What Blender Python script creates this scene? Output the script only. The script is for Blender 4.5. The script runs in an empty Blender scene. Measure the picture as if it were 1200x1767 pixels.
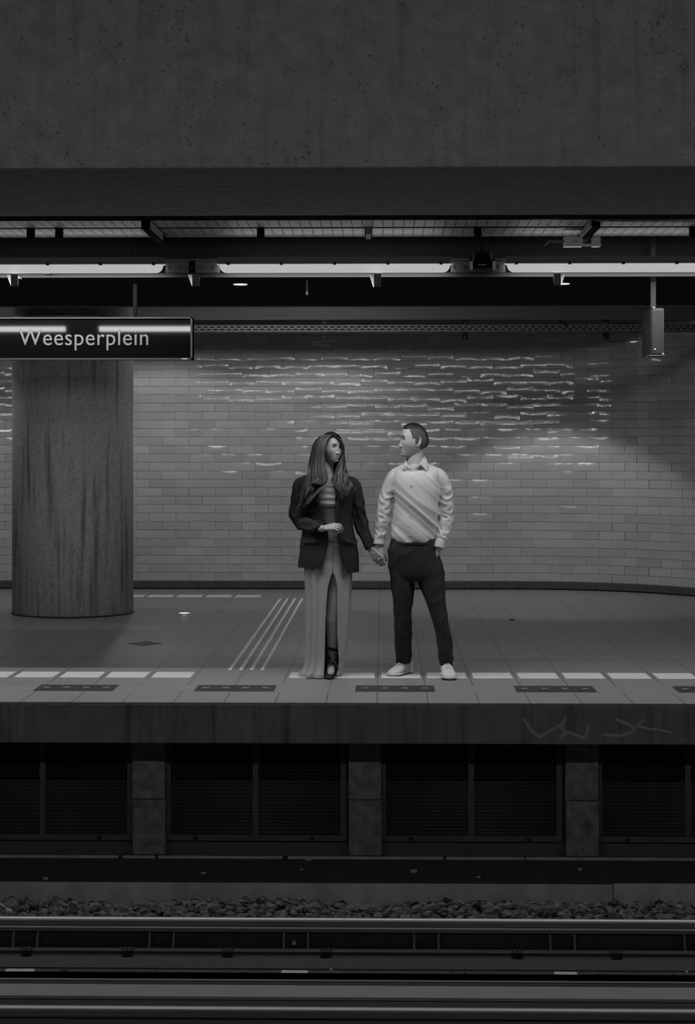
import bpy, math, random
from mathutils import Vector, Matrix, noise
random.seed(7)
SC = bpy.context.scene
COL = SC.collection
PI = math.pi

# ------------------------------------------------------------------ camera
FPX = 3100.0; YAW = math.atan(61.0/FPX); CAMZ = 1.48; HOR = 785.0
cd = bpy.data.cameras.new('camera'); cam = bpy.data.objects.new('camera', cd); COL.objects.link(cam)
cd.sensor_fit = 'AUTO'; cd.sensor_width = 36.0; cd.lens = FPX/1767.0*36.0
cd.shift_y = -(883.5-HOR)/1767.0
cd.clip_end = 100
cam.location = (0, 0, CAMZ); cam.rotation_euler = (PI/2, 0, YAW)
SC.camera = cam

# ------------------------------------------------------------------ world, lights, exposure
w = bpy.data.worlds.new('world'); SC.world = w; w.use_nodes = True
w.node_tree.nodes['Background'].inputs[0].default_value = (0.5, 0.5, 0.5, 1)
w.node_tree.nodes['Background'].inputs[1].default_value = 0.010
SC.view_settings.view_transform = 'Standard'; SC.view_settings.look = 'None'
SC.view_settings.exposure = 0.0; SC.view_settings.gamma = 1.0; SC.view_settings.use_curve_mapping = False

PERIOD = 1.779
FAR_W, OWN_W, SPOT_W, BACK_W = 18.5, 6.6, 29.0, 1.9
def area(name, loc, rot, sx, sy, watts):
    l = bpy.data.lights.new(name, 'AREA'); l.shape = 'RECTANGLE'; l.size = sx; l.size_y = sy; l.energy = watts
    o = bpy.data.objects.new(name, l); o.location = loc; o.rotation_euler = rot; COL.objects.link(o); return o
# opposite row of strip lamps (the tubes shine down and towards the wall)
for k in range(-3, 4):
    area('strip_lamp_light', (-0.297+PERIOD*k, 11.125, 2.6072), (math.radians(8), 0, 0), 1.40, 0.018, FAR_W*{-1: 1.25, 1: .8}.get(k, 1))
    area('strip_lamp_back_light', (-0.297+PERIOD*k, 11.150, 2.638), (math.radians(80), 0, 0), 1.40, 0.055, BACK_W*(1 if k > -1 else .45))
    area('tray_fill_light', (-0.297+PERIOD*k, 11.15, 2.715), (PI, 0, 0), 1.30, 0.05, 0.6)  # uplight added over the housings to brighten the cable trays
# the same row above the near platform, behind the top of the frame
for k in range(-5, 6):
    area('near_lamp_light', (-0.629+PERIOD*k, 3.14, 2.637), (math.radians(66), 0, 0), 1.41, 0.06, OWN_W)
def spot(name, loc, rot, watts, deg, blend=0.25, rad=0.03):
    l = bpy.data.lights.new(name, 'SPOT'); l.energy = watts; l.spot_size = math.radians(deg); l.spot_blend = blend; l.shadow_soft_size = rad
    o = bpy.data.objects.new(name, l); o.location = loc; o.rotation_euler = rot; COL.objects.link(o); return o
spot('ceiling_spot_light', (1.68, 18.75, 2.80), (0, 0, 0), SPOT_W*1.7, 92)
spot('ceiling_spot_light', (-0.7, 18.66, 2.84), (0, 0, 0), SPOT_W*.75, 150)
spot('ceiling_spot_light', (-2.5, 18.66, 2.84), (0, 0, 0), SPOT_W*.9, 150)
spot('ceiling_spot_light', (-5.2, 17.6, 2.85), (0, 0, 0), SPOT_W*1.3, 150)

# unseen fill lights added in the ceiling recess to brighten bulkhead and upper wall
area('recess_fill_light', (-0.9, 17.4, 3.3), (math.radians(15), 0, 0), 2.2, .2, 11.0)
area('recess_fill_light', (-4.6, 17.4, 3.3), (math.radians(15), 0, 0), 1.6, .2, 7.0)
area('recess_fill_light', (1.6, 17.5, 3.3), (math.radians(10), 0, 0), 3.0, .2, 1.5)

# ------------------------------------------------------------------ helpers
def W(px, py, Y):
    """world point seen at pixel (px, py) of the 1200x1767 frame at depth Y"""
    u = (px-600.0)/FPX; v = (HOR-py)/FPX
    c, s = math.cos(YAW), math.sin(YAW)
    t = Y/(c+u*s)
    return Vector((t*(-s+u*c), Y, CAMZ+t*v))
def Xof(px, Y): return W(px, HOR, Y).x
def Zof(py, Y, px=600): return W(px, py, Y).z

def outward(vs, fs):
    vol = 0.0
    for f in fs:
        a = Vector(vs[f[0]])
        for k in range(1, len(f)-1): vol += a.dot(Vector(vs[f[k]]).cross(Vector(vs[f[k+1]])))
    return fs if vol > 0 else [tuple(reversed(f)) for f in fs]
class MB:
    def __init__(s): s.v = []; s.f = []; s.m = []
    def add(s, vs, fs, mi=0):
        b = len(s.v); s.v += [tuple(p) for p in vs]
        for f in fs: s.f.append(tuple(i+b for i in f)); s.m.append(mi)
    def box(s, x0, x1, y0, y1, z0, z1, mi=0):
        vs = [(x, y, z) for z in (z0, z1) for y in (y0, y1) for x in (x0, x1)]
        s.add(vs, [(0,2,3,1),(4,5,7,6),(0,1,5,4),(2,6,7,3),(0,4,6,2),(1,3,7,5)], mi)
    def prism(s, prof, x0, x1, mi=0):
        """profile of (y, z), extruded along x"""
        n = len(prof)
        vs = [(x0, y, z) for y, z in prof]+[(x1, y, z) for y, z in prof]
        fs = [(i, (i+1) % n, n+(i+1) % n, n+i) for i in range(n)]
        s.add(vs, fs+[tuple(range(n))[::-1], tuple(range(n, 2*n))], mi)
    def lathe(s, prof, cx, cy, n=48, mi=0):
        vs = []; fs = []
        for r, z in prof:
            for i in range(n):
                a = 2*PI*i/n; vs.append((cx+r*math.cos(a), cy+r*math.sin(a), z))
        for j in range(len(prof)-1):
            for i in range(n):
                fs.append((j*n+i, j*n+(i+1) % n, (j+1)*n+(i+1) % n, (j+1)*n+i))
        fs.append(tuple(range(n))[::-1]); fs.append(tuple(range((len(prof)-1)*n, len(prof)*n)))
        s.add(vs, fs, mi)
    def tube(s, pts, rad, n=8, mi=0, flat=1.0, up=None):
        pts = [Vector(p) for p in pts]; m = len(pts)
        if not isinstance(rad, (list, tuple)): rad = [rad]*m
        vs = []; fs = []; ref = Vector(up) if up else None
        for j, p in enumerate(pts):
            d = (pts[min(j+1, m-1)]-pts[max(j-1, 0)]).normalized()
            if ref is None: ref = Vector((0, 1, 0)) if abs(d.y) < .9 else Vector((1, 0, 0))
            a = (ref-d*ref.dot(d)).normalized(); b = d.cross(a)
            ref = a
            for i in range(n):
                t = 2*PI*i/n; vs.append(p+a*math.cos(t)*rad[j]*flat+b*math.sin(t)*rad[j])
        for j in range(m-1):
            for i in range(n):
                fs.append((j*n+i, j*n+(i+1) % n, (j+1)*n+(i+1) % n, (j+1)*n+i))
        fs.append(tuple(range(n))[::-1]); fs.append(tuple(range((m-1)*n, m*n)))
        s.add(vs, outward(vs, fs), mi)
    def capsule(s, p0, p1, r0, r1, n=12, flat=1.0, up=None):
        p0 = Vector(p0); p1 = Vector(p1); d = (p1-p0); L = d.length or 1e-6; d = d/L
        pts = []; rs = []
        for k in range(5):
            a = PI/2*(1-k/4.0); pts.append(p0-d*math.sin(a)*r0); rs.append(max(math.cos(a)*r0, r0*.05))
        for k in range(1, 4):
            t = k/4.0; pts.append(p0.lerp(p1, t)); rs.append(r0+(r1-r0)*t)
        for k in range(5):
            a = PI/2*k/4.0; pts.append(p1+d*math.sin(a)*r1); rs.append(max(math.cos(a)*r1, r1*.05))
        s.tube(pts, rs, n, flat=flat, up=up)
    def build(s, name, mats, parent=None, smooth=False, auto=None):
        me = bpy.data.meshes.new(name); me.from_pydata(s.v, [], s.f)
        if not isinstance(mats, (list, tuple)): mats = [mats]
        for m in mats: me.materials.append(m)
        me.polygons.foreach_set('material_index', s.m)
        if smooth: me.polygons.foreach_set('use_smooth', [True]*len(me.polygons))
        me.update()
        o = bpy.data.objects.new(name, me); COL.objects.link(o)
        if parent: parent_keep(o, parent)
        return o
def parent_keep(o, parent):
    o.parent = parent
    o.matrix_parent_inverse = Matrix.Translation(-Vector(parent.location)) if parent.parent is None else Matrix.Identity(4)
def bevel(o, wd, seg=2, ang=40):
    m = o.modifiers.new('bevel', 'BEVEL'); m.width = wd; m.segments = seg; m.limit_method = 'ANGLE'; m.angle_limit = math.radians(ang); return o
def tag(o, label=None, cat=None, group=None, kind=None):
    if label: o['label'] = label
    if cat: o['category'] = cat
    if group: o['group'] = group
    if kind: o['kind'] = kind
    return o
def thing(name, loc, label, cat, group=None):
    o = bpy.data.objects.new(name, None); o.empty_display_size = .1; o.location = loc; COL.objects.link(o)
    return tag(o, label, cat, group)
def part(mb, name, mats, root, smooth=False): return mb.build(name, mats, root, smooth)
def copy_tree(o, parent=None):
    c = o.copy(); COL.objects.link(c)
    if parent: c.parent = parent; c.matrix_parent_inverse = o.matrix_parent_inverse.copy()
    for ch in list(o.children): copy_tree(ch, c)
    return c

# ------------------------------------------------------------------ materials (all grey: the photograph is black and white)
def mat(name, g, rough=.6, spec=.3, metal=0.0, var=0.0, vscale=6.0, stretch=(1,1,1), pits=0.0, pscale=60.0,
        bump=0.0, bscale=40.0, emit=0.0, streak=0.0, ior=None, island=0.0, coat=0.0):
    m = bpy.data.materials.new(name); m.use_nodes = True
    nt = m.node_tree; N = nt.nodes; L = nt.links; b = N['Principled BSDF']
    b.inputs['Base Color'].default_value = (g, g, g, 1)
    b.inputs['Roughness'].default_value = rough
    b.inputs['Specular IOR Level'].default_value = spec
    b.inputs['Metallic'].default_value = metal
    if ior: b.inputs['IOR'].default_value = ior
    if coat: b.inputs['Coat Weight'].default_value = coat; b.inputs['Coat Roughness'].default_value = .08
    if emit:
        b.inputs['Emission Color'].default_value = (1, 1, 1, 1); b.inputs['Emission Strength'].default_value = emit
    geo = N.new('ShaderNodeNewGeometry')
    def math_(op, a, bb, clamp=False):
        n = N.new('ShaderNodeMath'); n.operation = op; n.use_clamp = clamp
        for i, x in enumerate((a, bb)):
            if x is None: continue
            if isinstance(x, (int, float)): n.inputs[i].default_value = x
            else: L.new(x, n.inputs[i])
        return n.outputs[0]
    def tex(scale, st=(1,1,1), detail=4):
        mp = N.new('ShaderNodeMapping'); mp.inputs['Scale'].default_value = st; L.new(geo.outputs['Position'], mp.inputs[0])
        t = N.new('ShaderNodeTexNoise'); t.inputs['Scale'].default_value = scale; t.inputs['Detail'].default_value = detail
        L.new(mp.outputs[0], t.inputs[0]); return t.outputs[0]
    val = None
    if var:
        val = math_('ADD', math_('MULTIPLY', math_('SUBTRACT', tex(vscale, stretch), .5), var*2.4), 1.0)
    if streak:
        s = tex(20.0, (1, 1, .05), 8); t = math_('MULTIPLY', math_('SUBTRACT', s, .52), streak*6, True)
        t = math_('SUBTRACT', 1.0, math_('MULTIPLY', t, .55))
        val = t if val is None else math_('MULTIPLY', val, t)
    if pits:
        t1 = tex(pscale, (1, 1, 1), 2); t2 = tex(pscale*.12, (1, 1, .3), 2)
        pp = math_('MULTIPLY', math_('SUBTRACT', math_('ADD', t1, math_('MULTIPLY', math_('SUBTRACT', t2, .5), .22)), .65), 14, True)
        t = math_('SUBTRACT', 1.0, math_('MULTIPLY', pp, pits))
        val = t if val is None else math_('MULTIPLY', val, t)
    if island:
        r = math_('ADD', 1.0-island, math_('MULTIPLY', geo.outputs['Random Per Island'], 2*island))
        val = r if val is None else math_('MULTIPLY', val, r)
    if val is not None:
        val = math_('MULTIPLY', val, g); c = N.new('ShaderNodeCombineColor')
        for i in range(3): L.new(val, c.inputs[i])
        L.new(c.outputs[0], b.inputs['Base Color'])
    if bump:
        bp = N.new('ShaderNodeBump'); bp.inputs['Strength'].default_value = 1; bp.inputs['Distance'].default_value = bump
        L.new(tex(bscale, (1, 1, 1), 3), bp.inputs['Height']); L.new(bp.outputs[0], b.inputs['Normal'])
    m['_v'] = 1
    return m
M = {}
M['tile'] = mat('glazed_tile', .46, rough=.07, spec=.95, var=.10, vscale=2.2, bump=.0006, bscale=14.0, island=.09)
M['grout'] = mat('grout', .24, rough=.9)
M['base'] = mat('dark_plinth', .075, rough=.5, var=.2, vscale=3)
M['gap'] = mat('black_joint', .01, rough=1)
M['column'] = mat('column_concrete', .46, rough=.85, var=.30, vscale=28, pits=.8, pscale=75, streak=.9, bump=.003, bscale=110)
M['beam'] = mat('beam_concrete', .38, rough=.85, var=.30, vscale=11, pits=.5, pscale=62, streak=.3, bump=.003, bscale=40)
M['ceil'] = mat('dark_ceiling', .06, rough=.9, var=.15, vscale=3)
M['soffit'] = mat('dark_soffit', .016, rough=1, spec=.05, var=.1, vscale=3)
M['bulk'] = mat('grey_bulkhead', .22, rough=.7, var=.2, vscale=4, stretch=(.2, 1, 3))
M['fascia'] = mat('fascia_concrete', .24, rough=.8, var=.35, vscale=5, streak=.7)
M['pillar'] = mat('rough_pillar', .27, rough=.95, var=.7, vscale=16, bump=.006, bscale=60)
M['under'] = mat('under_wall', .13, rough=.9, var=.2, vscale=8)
M['frame'] = mat('frame_metal', .13, rough=.6, var=.2, vscale=12)
M['mesh'] = mat('mesh_wire', .05, rough=.6)
M['dark'] = mat('black_paint', .012, rough=.6)
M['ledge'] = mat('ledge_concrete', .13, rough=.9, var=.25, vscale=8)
M['curb'] = mat('curb_concrete', .55, rough=.85, var=.35, vscale=9, stretch=(1, 1, .4))
M['stone'] = mat('ballast_stone', .07, rough=.9, island=.6, var=.2, vscale=40)
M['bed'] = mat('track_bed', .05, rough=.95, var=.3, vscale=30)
M['rail'] = mat('rail_steel', .20, rough=.45, spec=.4, metal=.3, var=.2, vscale=5, stretch=(.3, 1, 1))
M['railtop'] = mat('polished_rail', .7, rough=.4)
M['web'] = mat('rusty_web', .045, rough=.8, var=.2, vscale=20)
M['rib'] = mat('fastener_steel', .18, rough=.7, var=.3, vscale=20)
M['board'] = mat('cover_board', .26, rough=.65, var=.15, vscale=3, stretch=(.2, 1, 1))
M['board2'] = mat('cover_board_dark', .20, rough=.7, var=.15, vscale=3, stretch=(.2, 1, 1))
M['concrete'] = mat('light_concrete', .4, rough=.9, var=.15, vscale=20)
M['housing'] = mat('lamp_housing', .16, rough=.55)
M['steel'] = mat('galvanised', .55, rough=.45, metal=.3, var=.15, vscale=8)
M['steel2'] = mat('dull_steel', .16, rough=.6, metal=.2)
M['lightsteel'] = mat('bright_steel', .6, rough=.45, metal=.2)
M['lip'] = mat('dark_lip', .018, rough=.7)
M['groove'] = mat('tile_groove', .16, rough=.8)
M['lamp'] = mat('lamp_diffuser', .3, rough=.6, emit=.44)
M['glow'] = mat('downlight_glow', .5, emit=.8)
M['sign'] = mat('sign_glass', .003, rough=.025, spec=.3)
M['signframe'] = mat('sign_frame', .10, rough=.35, metal=.6)
M['boxmetal'] = mat('box_metal', .035, rough=.35)
M['letter'] = mat('sign_letter', .13, rough=.6, emit=0)
M['white'] = mat('white_marking', .75, rough=.6, var=.06, vscale=30)
M['plate'] = mat('dark_plate', .04, rough=.6, var=.2, vscale=30)
M['slot'] = mat('plate_stud', .30, rough=.5)
M['paint'] = mat('faded_paint', .42, rough=.8, var=.25, vscale=22)
M['litter'] = mat('litter', .35, rough=.9)
M['darklitter'] = mat('dark_litter', .05, rough=.9)

def floor_material():
    m = mat('platform_floor', .23, rough=.42, spec=.35, var=.10, vscale=2.0, bump=.0006, bscale=160)
    nt = m.node_tree; N = nt.nodes; L = nt.links; b = N['Principled BSDF']
    src = b.inputs['Base Color'].links[0].from_socket
    geo = N.new('ShaderNodeNewGeometry'); sp = N.new('ShaderNodeSeparateXYZ'); L.new(geo.outputs['Position'], sp.inputs[0])
    def mt(op, a, bb=None, clamp=False):
        n = N.new('ShaderNodeMath'); n.operation = op; n.use_clamp = clamp
        for i, x in enumerate((a, bb)):
            if x is None: continue
            if isinstance(x, (int, float)): n.inputs[i].default_value = x
            else: L.new(x, n.inputs[i])
        return n.outputs[0]
    # seams running across the platform, one tile apart
    d = mt('ABSOLUTE', mt('SUBTRACT', mt('FRACT', mt('ADD', mt('DIVIDE', mt('ADD', sp.outputs[0], .034), .3054), 100.5)), .5))
    seam = mt('LESS_THAN', d, .0034/.3054)
    inrow = mt('MULTIPLY', mt('GREATER_THAN', sp.outputs[1], 11.22), mt('LESS_THAN', sp.outputs[1], 11.53))
    seam = mt('MULTIPLY', seam, mt('SUBTRACT', 1.0, inrow))
    cross = None
    for y, hw in ((11.22, .006), (11.53, .006), (13.03, .013), (15.35, .006), (16.9, .006)):
        c = mt('MULTIPLY', mt('LESS_THAN', mt('ABSOLUTE', mt('SUBTRACT', sp.outputs[1], y)), hw), .5 if y < 13 or y > 14 else .8)
        cross = c if cross is None else mt('MAXIMUM', cross, c)
    tn = N.new('ShaderNodeTexNoise'); tn.inputs['Scale'].default_value = 1.7; L.new(geo.outputs['Position'], tn.inputs[0])
    sv = mt('MULTIPLY', seam, mt('ADD', .25, tn.outputs[0], True))
    fac = mt('MULTIPLY', mt('MAXIMUM', sv, cross), .8)
    # speckle
    sn = N.new('ShaderNodeTexNoise'); sn.inputs['Scale'].default_value = 220; sn.inputs['Detail'].default_value = 3; L.new(geo.outputs['Position'], sn.inputs[0])
    spk = mt('ADD', .75, mt('MULTIPLY', sn.outputs[0], .5))
    mx = N.new('ShaderNodeMix'); mx.data_type = 'RGBA'; mx.blend_type = 'MULTIPLY'; mx.inputs[0].default_value = 1
    cc = N.new('ShaderNodeCombineColor')
    tot = mt('MULTIPLY', spk, mt('SUBTRACT', 1.0, fac))
    for i in range(3): L.new(tot, cc.inputs[i])
    L.new(src, mx.inputs[6]); L.new(cc.outputs[0], mx.inputs[7]); L.new(mx.outputs[2], b.inputs['Base Color'])
    return m
M['floor'] = floor_material()

# ------------------------------------------------------------------ structure
XL, XR = -6.6, 6.6
EDGE = 10.72
mb = MB(); mb.box(XL, XR, EDGE, 20.3, -.05, 0); tag(part(mb, 'floor', M['floor'], None), 'grey tiled station platform floor', kind='structure')
mb = MB(); mb.box(XL, XR, EDGE, 11.02, -.242, -.05); mb.box(XL, XR, EDGE-.004, EDGE, -.236, -.012)
tag(part(mb, 'platform_fascia', M['fascia'], None), 'stained concrete slab face along the platform edge', kind='structure')
# wall with a rounded corner at the right
WY = 19.80; SX = 1.45; RC = 2.2
def wallpt(s, off=0.0):
    if s <= SX: return Vector((s, WY-off, 0)), Vector((0, -1, 0))
    a = (s-SX)/RC
    if a < PI/2:
        n = Vector((-math.sin(a), -math.cos(a), 0))
        return Vector((SX, WY-RC, 0))-n*RC+n*off, n
    n = Vector((-1, 0, 0)); return Vector((SX+RC-off, WY-RC-(s-SX-RC*PI/2), 0)), n
TW, TH, Z0 = .2921, .0934, .092
mbt = MB(); mbg = MB()
smax = SX+RC*PI/2+2.3
for r in range(30):
    z0 = Z0+r*TH; z1 = z0+TH-.0035
    ph = -2.284+(TW/2 if (r-25) % 2 else 0)
    k0 = math.floor((-6.4-ph)/TW)
    s = ph+k0*TW
    while s < smax:
        s0, s1 = s, s+TW-(.0035 if random.random() < .8 else .0004)
        tx = random.gauss(0, .010); tz = random.gauss(0, .013); dz = random.uniform(-.0008, .0008)
        ox, oz = random.uniform(0, 99), random.uniform(0, 99)
        nx, nz = 7, 4; vs = []; fs = []
        visible = -4.5 < s < SX+2.6
        if not visible: nx, nz = 2, 2
        for j in range(nz):
            for i in range(nx):
                u = i/(nx-1); v = j/(nz-1)
                e = (.0012 if visible and (i in (0, nx-1) or j in (0, nz-1)) else 0)
                off = .008-e+dz+(u-.5)*TW*tx+(v-.5)*TH*tz
                if visible: off += (.00035*noise.noise(Vector((ox+u*2.5, oz+v*.35, 0))) if s < 1.6 else .0013*noise.noise(Vector((ox+u*6, oz+v*1.4, 0))))
                p, n = wallpt(s0+(s1-s0)*u, off); vs.append((p.x, p.y, z0+(z1-z0)*v))
        for j in range(nz-1):
            for i in range(nx-1):
                a = j*nx+i; fs.append((a, a+1, a+nx+1, a+nx))
        mbt.add(vs, fs)
        s += TW
n = 120; vs = []; fs = []
for i in range(n+1):
    p, _ = wallpt(-6.6+(smax+6.6)*i/n); vs += [(p.x, p.y, 0), (p.x, p.y, 3.4)]
for i in range(n): fs.append((2*i, 2*i+2, 2*i+3, 2*i+1))
mbt.add(vs, fs, 1)
o = part(mbt, 'wall_back', [M['tile'], M['grout']], None, True); tag(o, 'white glazed brick tile wall behind the platform, rounded at the right', kind='structure')
mbb = MB()
k = -6.4
while k < smax:
    vs = []; fs = []
    for i in range(5):
        s = k+(TW-.004)*i/4
        for off, z in ((.012, .012), (.030, .014), (.030, .080), (.012, .088)):
            p, nn = wallpt(s, off); vs.append((p.x, p.y, z))
    for i in range(4):
        for j in range(3): a = i*4+j; fs.append((a, a+4, a+5, a+1))
    mbb.add(vs, fs)
    k += TW
vs = []; fs = []
for i in range(n+1):
    p, _ = wallpt(-6.6+(smax+6.6)*i/n, .02); vs += [(p.x, p.y, 0.0), (p.x, p.y, .086)]
for i in range(n): fs.append((2*i, 2*i+2, 2*i+3, 2*i+1))
mbb.add(vs, fs, 1)
tag(part(mbb, 'baseboard_back', [M['base'], M['gap']], None), 'dark tile plinth at the foot of the wall', kind='structure')
# left end, ceiling slab, soffit, bulkhead
mb = MB(); mb.box(XL-.2, XL, -2, 20.3, -1.4, 5.2); tag(part(mb, 'wall_left', M['ceil'], None), kind='structure')
mb = MB(); mb.box(XR, XR+.2, -2, 17.5, -1.4, 5.2); tag(part(mb, 'wall_right', M['ceil'], None), kind='structure')
mb = MB(); mb.box(XL, XR, 9.85, 20.3, 3.35, 3.6); mb.box(XL, XR, -2, 9.85, 5.0, 5.2); tag(part(mb, 'ceiling', M['ceil'], None), kind='structure')
ZS = 2.62
mb = MB(); mb.box(XL, XR, 11.51, 13.75, ZS+.004, 2.9); tag(part(mb, 'trim_1', M['soffit'], None), 'dark flat ceiling strip above the platform', kind='structure')
mb = MB(); mb.box(XL, XR, 13.75, 13.79, ZS-.004, ZS+.022); mb.box(XL, XR, 13.79, 13.81, ZS+.03, 2.9)
tag(part(mb, 'trim_2', M['steel2'], None), 'thin metal edge of the dark ceiling strip', kind='structure')
zb = Zof(551.5, 18.8)
mb = MB(); mb.box(XL, XR, 18.80, 18.84, zb, 3.35); tag(part(mb, 'trim_3', M['bulk'], None), 'grey bulkhead above the tiled wall', kind='structure')
# beam over the tracks
mb = MB()
nx = 140; prof = []
zb1 = Zof(289, 8.2)
mb.box(XL, XR, 8.2, 9.85, zb1, 5.0)
tag(bevel(part(mb, 'concrete_beam', M['beam'], None), .012), 'massive pitted concrete beam spanning above the tracks', kind='structure')

# under the platform
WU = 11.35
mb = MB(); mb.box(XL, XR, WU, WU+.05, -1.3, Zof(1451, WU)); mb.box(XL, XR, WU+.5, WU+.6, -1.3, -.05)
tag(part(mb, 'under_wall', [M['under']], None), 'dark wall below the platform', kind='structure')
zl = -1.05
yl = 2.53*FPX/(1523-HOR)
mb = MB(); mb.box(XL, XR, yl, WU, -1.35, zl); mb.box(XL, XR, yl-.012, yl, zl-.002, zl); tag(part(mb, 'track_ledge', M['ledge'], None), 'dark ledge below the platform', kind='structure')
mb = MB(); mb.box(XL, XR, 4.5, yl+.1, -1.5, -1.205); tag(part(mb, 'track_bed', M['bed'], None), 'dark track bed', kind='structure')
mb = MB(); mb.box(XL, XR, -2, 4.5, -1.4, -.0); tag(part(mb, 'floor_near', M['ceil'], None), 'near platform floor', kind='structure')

# ------------------------------------------------------------------ things on the structure
# round column
cpx = W(126, 1060, 16.79); CR = .563
mb = MB(); mb.lathe([(CR, 0), (CR, 3.35)], cpx.x, 16.79, 96)
col = thing('concrete_column', (cpx.x, 16.79, 0), 'thick round concrete column standing on the platform behind the station sign', 'column')
part(mb, 'shaft', M['column'], col, True)
mb = MB(); mb.lathe([(CR+.012, Zof(547, 16.3)), (CR+.012, Zof(543, 16.3))], cpx.x, 16.79, 96); part(mb, 'collar', M['steel'], col, True)
mb = MB(); mb.lathe([(CR+.006, .0), (CR+.006, .012)], cpx.x, 16.79, 96); part(mb, 'base_joint', M['dark'], col, True)

# curbs of the track ledge: one thing per block
zc = Zof(1546, yl)
xs = [XL, -3.4, Xof(1058, yl), XR]
for i, (lab) in enumerate(['concrete curb stretch along the left end of the dark track ledge', 'long light concrete curb along the dark track ledge, under the couple', 'light concrete curb block at the right end of the ledge, set slightly higher']):
    dz = .006 if i == 2 else 0
    mb = MB(); mb.box(xs[i]+.002, xs[i+1]-.002, yl-.02, yl-.001, -1.21, zl-.001+dz)
    tag(bevel(part(mb, 'concrete_curb', M['curb'], None), .004), lab, 'curb', 'curbs along the track ledge')
zpipe = Zof(1479.5, 11.25)
mb = MB()
segs = [(-6.5, Xof(205, 11.25)), (Xof(212, 11.25), Xof(268, 11.25)), (Xof(273, 11.25), Xof(488, 11.25)), (Xof(497, 11.25), Xof(765, 11.25)), (Xof(770, 11.25), Xof(905, 11.25)), (Xof(908, 11.25), 6.5)]
pr = thing('conduit_pipe', (0, 11.25, zl), 'thin pale conduit lying along the foot of the under-platform wall', 'pipe')
for a, b_ in segs:
    m2 = MB(); m2.box(a, b_, 11.24, 11.26, zl, zl+.016); part(m2, 'conduit_section', M['curb'], pr)

# pillars and mesh panels
S = 1.358
x0p = Xof(256.5, 11.25)
plabs = ['rough concrete pillar under the platform, left of the frame centre', 'rough concrete pillar under the platform directly below the standing man', 'rough concrete pillar under the platform at the right, below the graffiti']
for k in range(-2, 5):
    xc = x0p+S*k
    if not (-4.6 < xc < 4.2): continue
    mb = MB()
    zt, zb_ = -.24, Zof(1476, 11.25); zm = Zof(1381, 11.25)
    mb.box(xc-.103, xc+.103, 11.25, 11.5, zm+.004, zt); mb.box(xc-.100, xc+.106, 11.244, 11.5, zb_, zm)
    o = bevel(part(mb, 'concrete_pillar', M['pillar'], None), .006)
    tag(o, plabs[k] if 0 <= k <= 2 else 'rough concrete pillar under the platform, beyond the %s edge of the picture' % ('left' if k < 0 else 'right'), 'pillar', 'pillars below the platform')
def mesh_panel(xc, label):
    Yp = 11.31; hw = .572; zt = -.16; zb_ = Zof(1451.5, Yp); fw = .036
    r = thing('mesh_panel', (xc, Yp, zb_), label, 'panel', 'mesh panels below the platform')
    mb = MB()
    mb.box(xc-hw, xc-hw+fw, Yp, Yp+.04, zb_, zt); mb.box(xc+hw-fw, xc+hw, Yp, Yp+.04, zb_, zt)
    mb.box(xc-hw+fw, xc+hw-fw, Yp, Yp+.04, zb_, zb_+fw); mb.box(xc-hw+fw, xc+hw-fw, Yp, Yp+.04, zt-fw, zt)
    part(mb, 'panel_frame', M['frame'], r)
    mb = MB(); mb.box(xc-.018, xc+.018, Yp-.004, Yp+.03, zb_+fw, zt-fw); part(mb, 'mullion', M['frame'], r)
    mb = MB()
    n = int((2*hw-2*fw)/.0225)
    for i in range(1, n):
        x = xc-hw+fw+(2*hw-2*fw)*i/n; mb.box(x-.0016, x+.0016, Yp+.018, Yp+.021, zb_+fw, zt-fw)
    n = int((zt-zb_-2*fw)/.0225)
    for i in range(1, n):
        z = zb_+fw+(zt-zb_-2*fw)*i/n; mb.box(xc-hw+fw, xc+hw-fw, Yp+.021, Yp+.024, z-.0016, z+.0016)
    part(mb, 'wire_mesh', M['mesh'], r)
    for dx in (-.38, .36):
        mb = MB(); mb.box(xc+dx-.011, xc+dx+.011, Yp-.006, Yp, zb_+.004, zb_+.024); part(mb, 'clip', M['dark'], r)
    return r
for k, lab in ((-1, 'dark mesh panel under the platform at the left edge, below the sign column'), (0, 'dark mesh panel under the platform below the woman'),
               (1, 'dark mesh panel under the platform between the middle and right pillars'), (2, 'dark mesh panel under the platform cut by the right edge of the picture')):
    mesh_panel(x0p+S*(k+.5)-(.01 if k >= 0 else -.0), lab)

# rails
def rail(Yc, label, detail=True):
    zt = -1.07
    r = thing('rail', (0, Yc, zt-.159), label, 'rail', 'running rails of the track')
    prof = [(-.035, -.006), (-.030, -.001), (-.02, 0), (.02, 0), (.030, -.001), (.035, -.006), (.035, -.034), (.008, -.050), (.008, -.122), (.066, -.143), (.070, -.147), (.070, -.159),
            (-.070, -.159), (-.070, -.147), (-.066, -.143), (-.008, -.122), (-.008, -.050), (-.035, -.034)]
    mb = MB(); mb.prism([(Yc+y, zt+z) for y, z in prof], XL, XR); part(mb, 'rail_body', M['rail'], r)
    mb = MB(); mb.box(XL, XR, Yc-.024, Yc+.012, zt, zt+.0006); part(mb, 'running_band', M['railtop'], r)
    if detail:
        y1 = Yc-.075
        mb = MB(); mb.box(XL, XR, y1, Yc-.010, Zof(1609, y1), Zof(1603, y1)); part(mb, 'rail_rib', M['rail'], r)
        mb = MB(); mb.box(XL, XR, y1+.028, Yc-.009, Zof(1637, y1), Zof(1609, y1)-.002); part(mb, 'web_filler', M['web'], r)
    return r
YR1 = 2.55*FPX/(1586-HOR); YR2 = 2.55*FPX/(1740.5-HOR)
rail(YR1, 'far running rail of the track, with a shiny top line')
rail(YR2, 'near running rail at the bottom of the picture', False)
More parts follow.
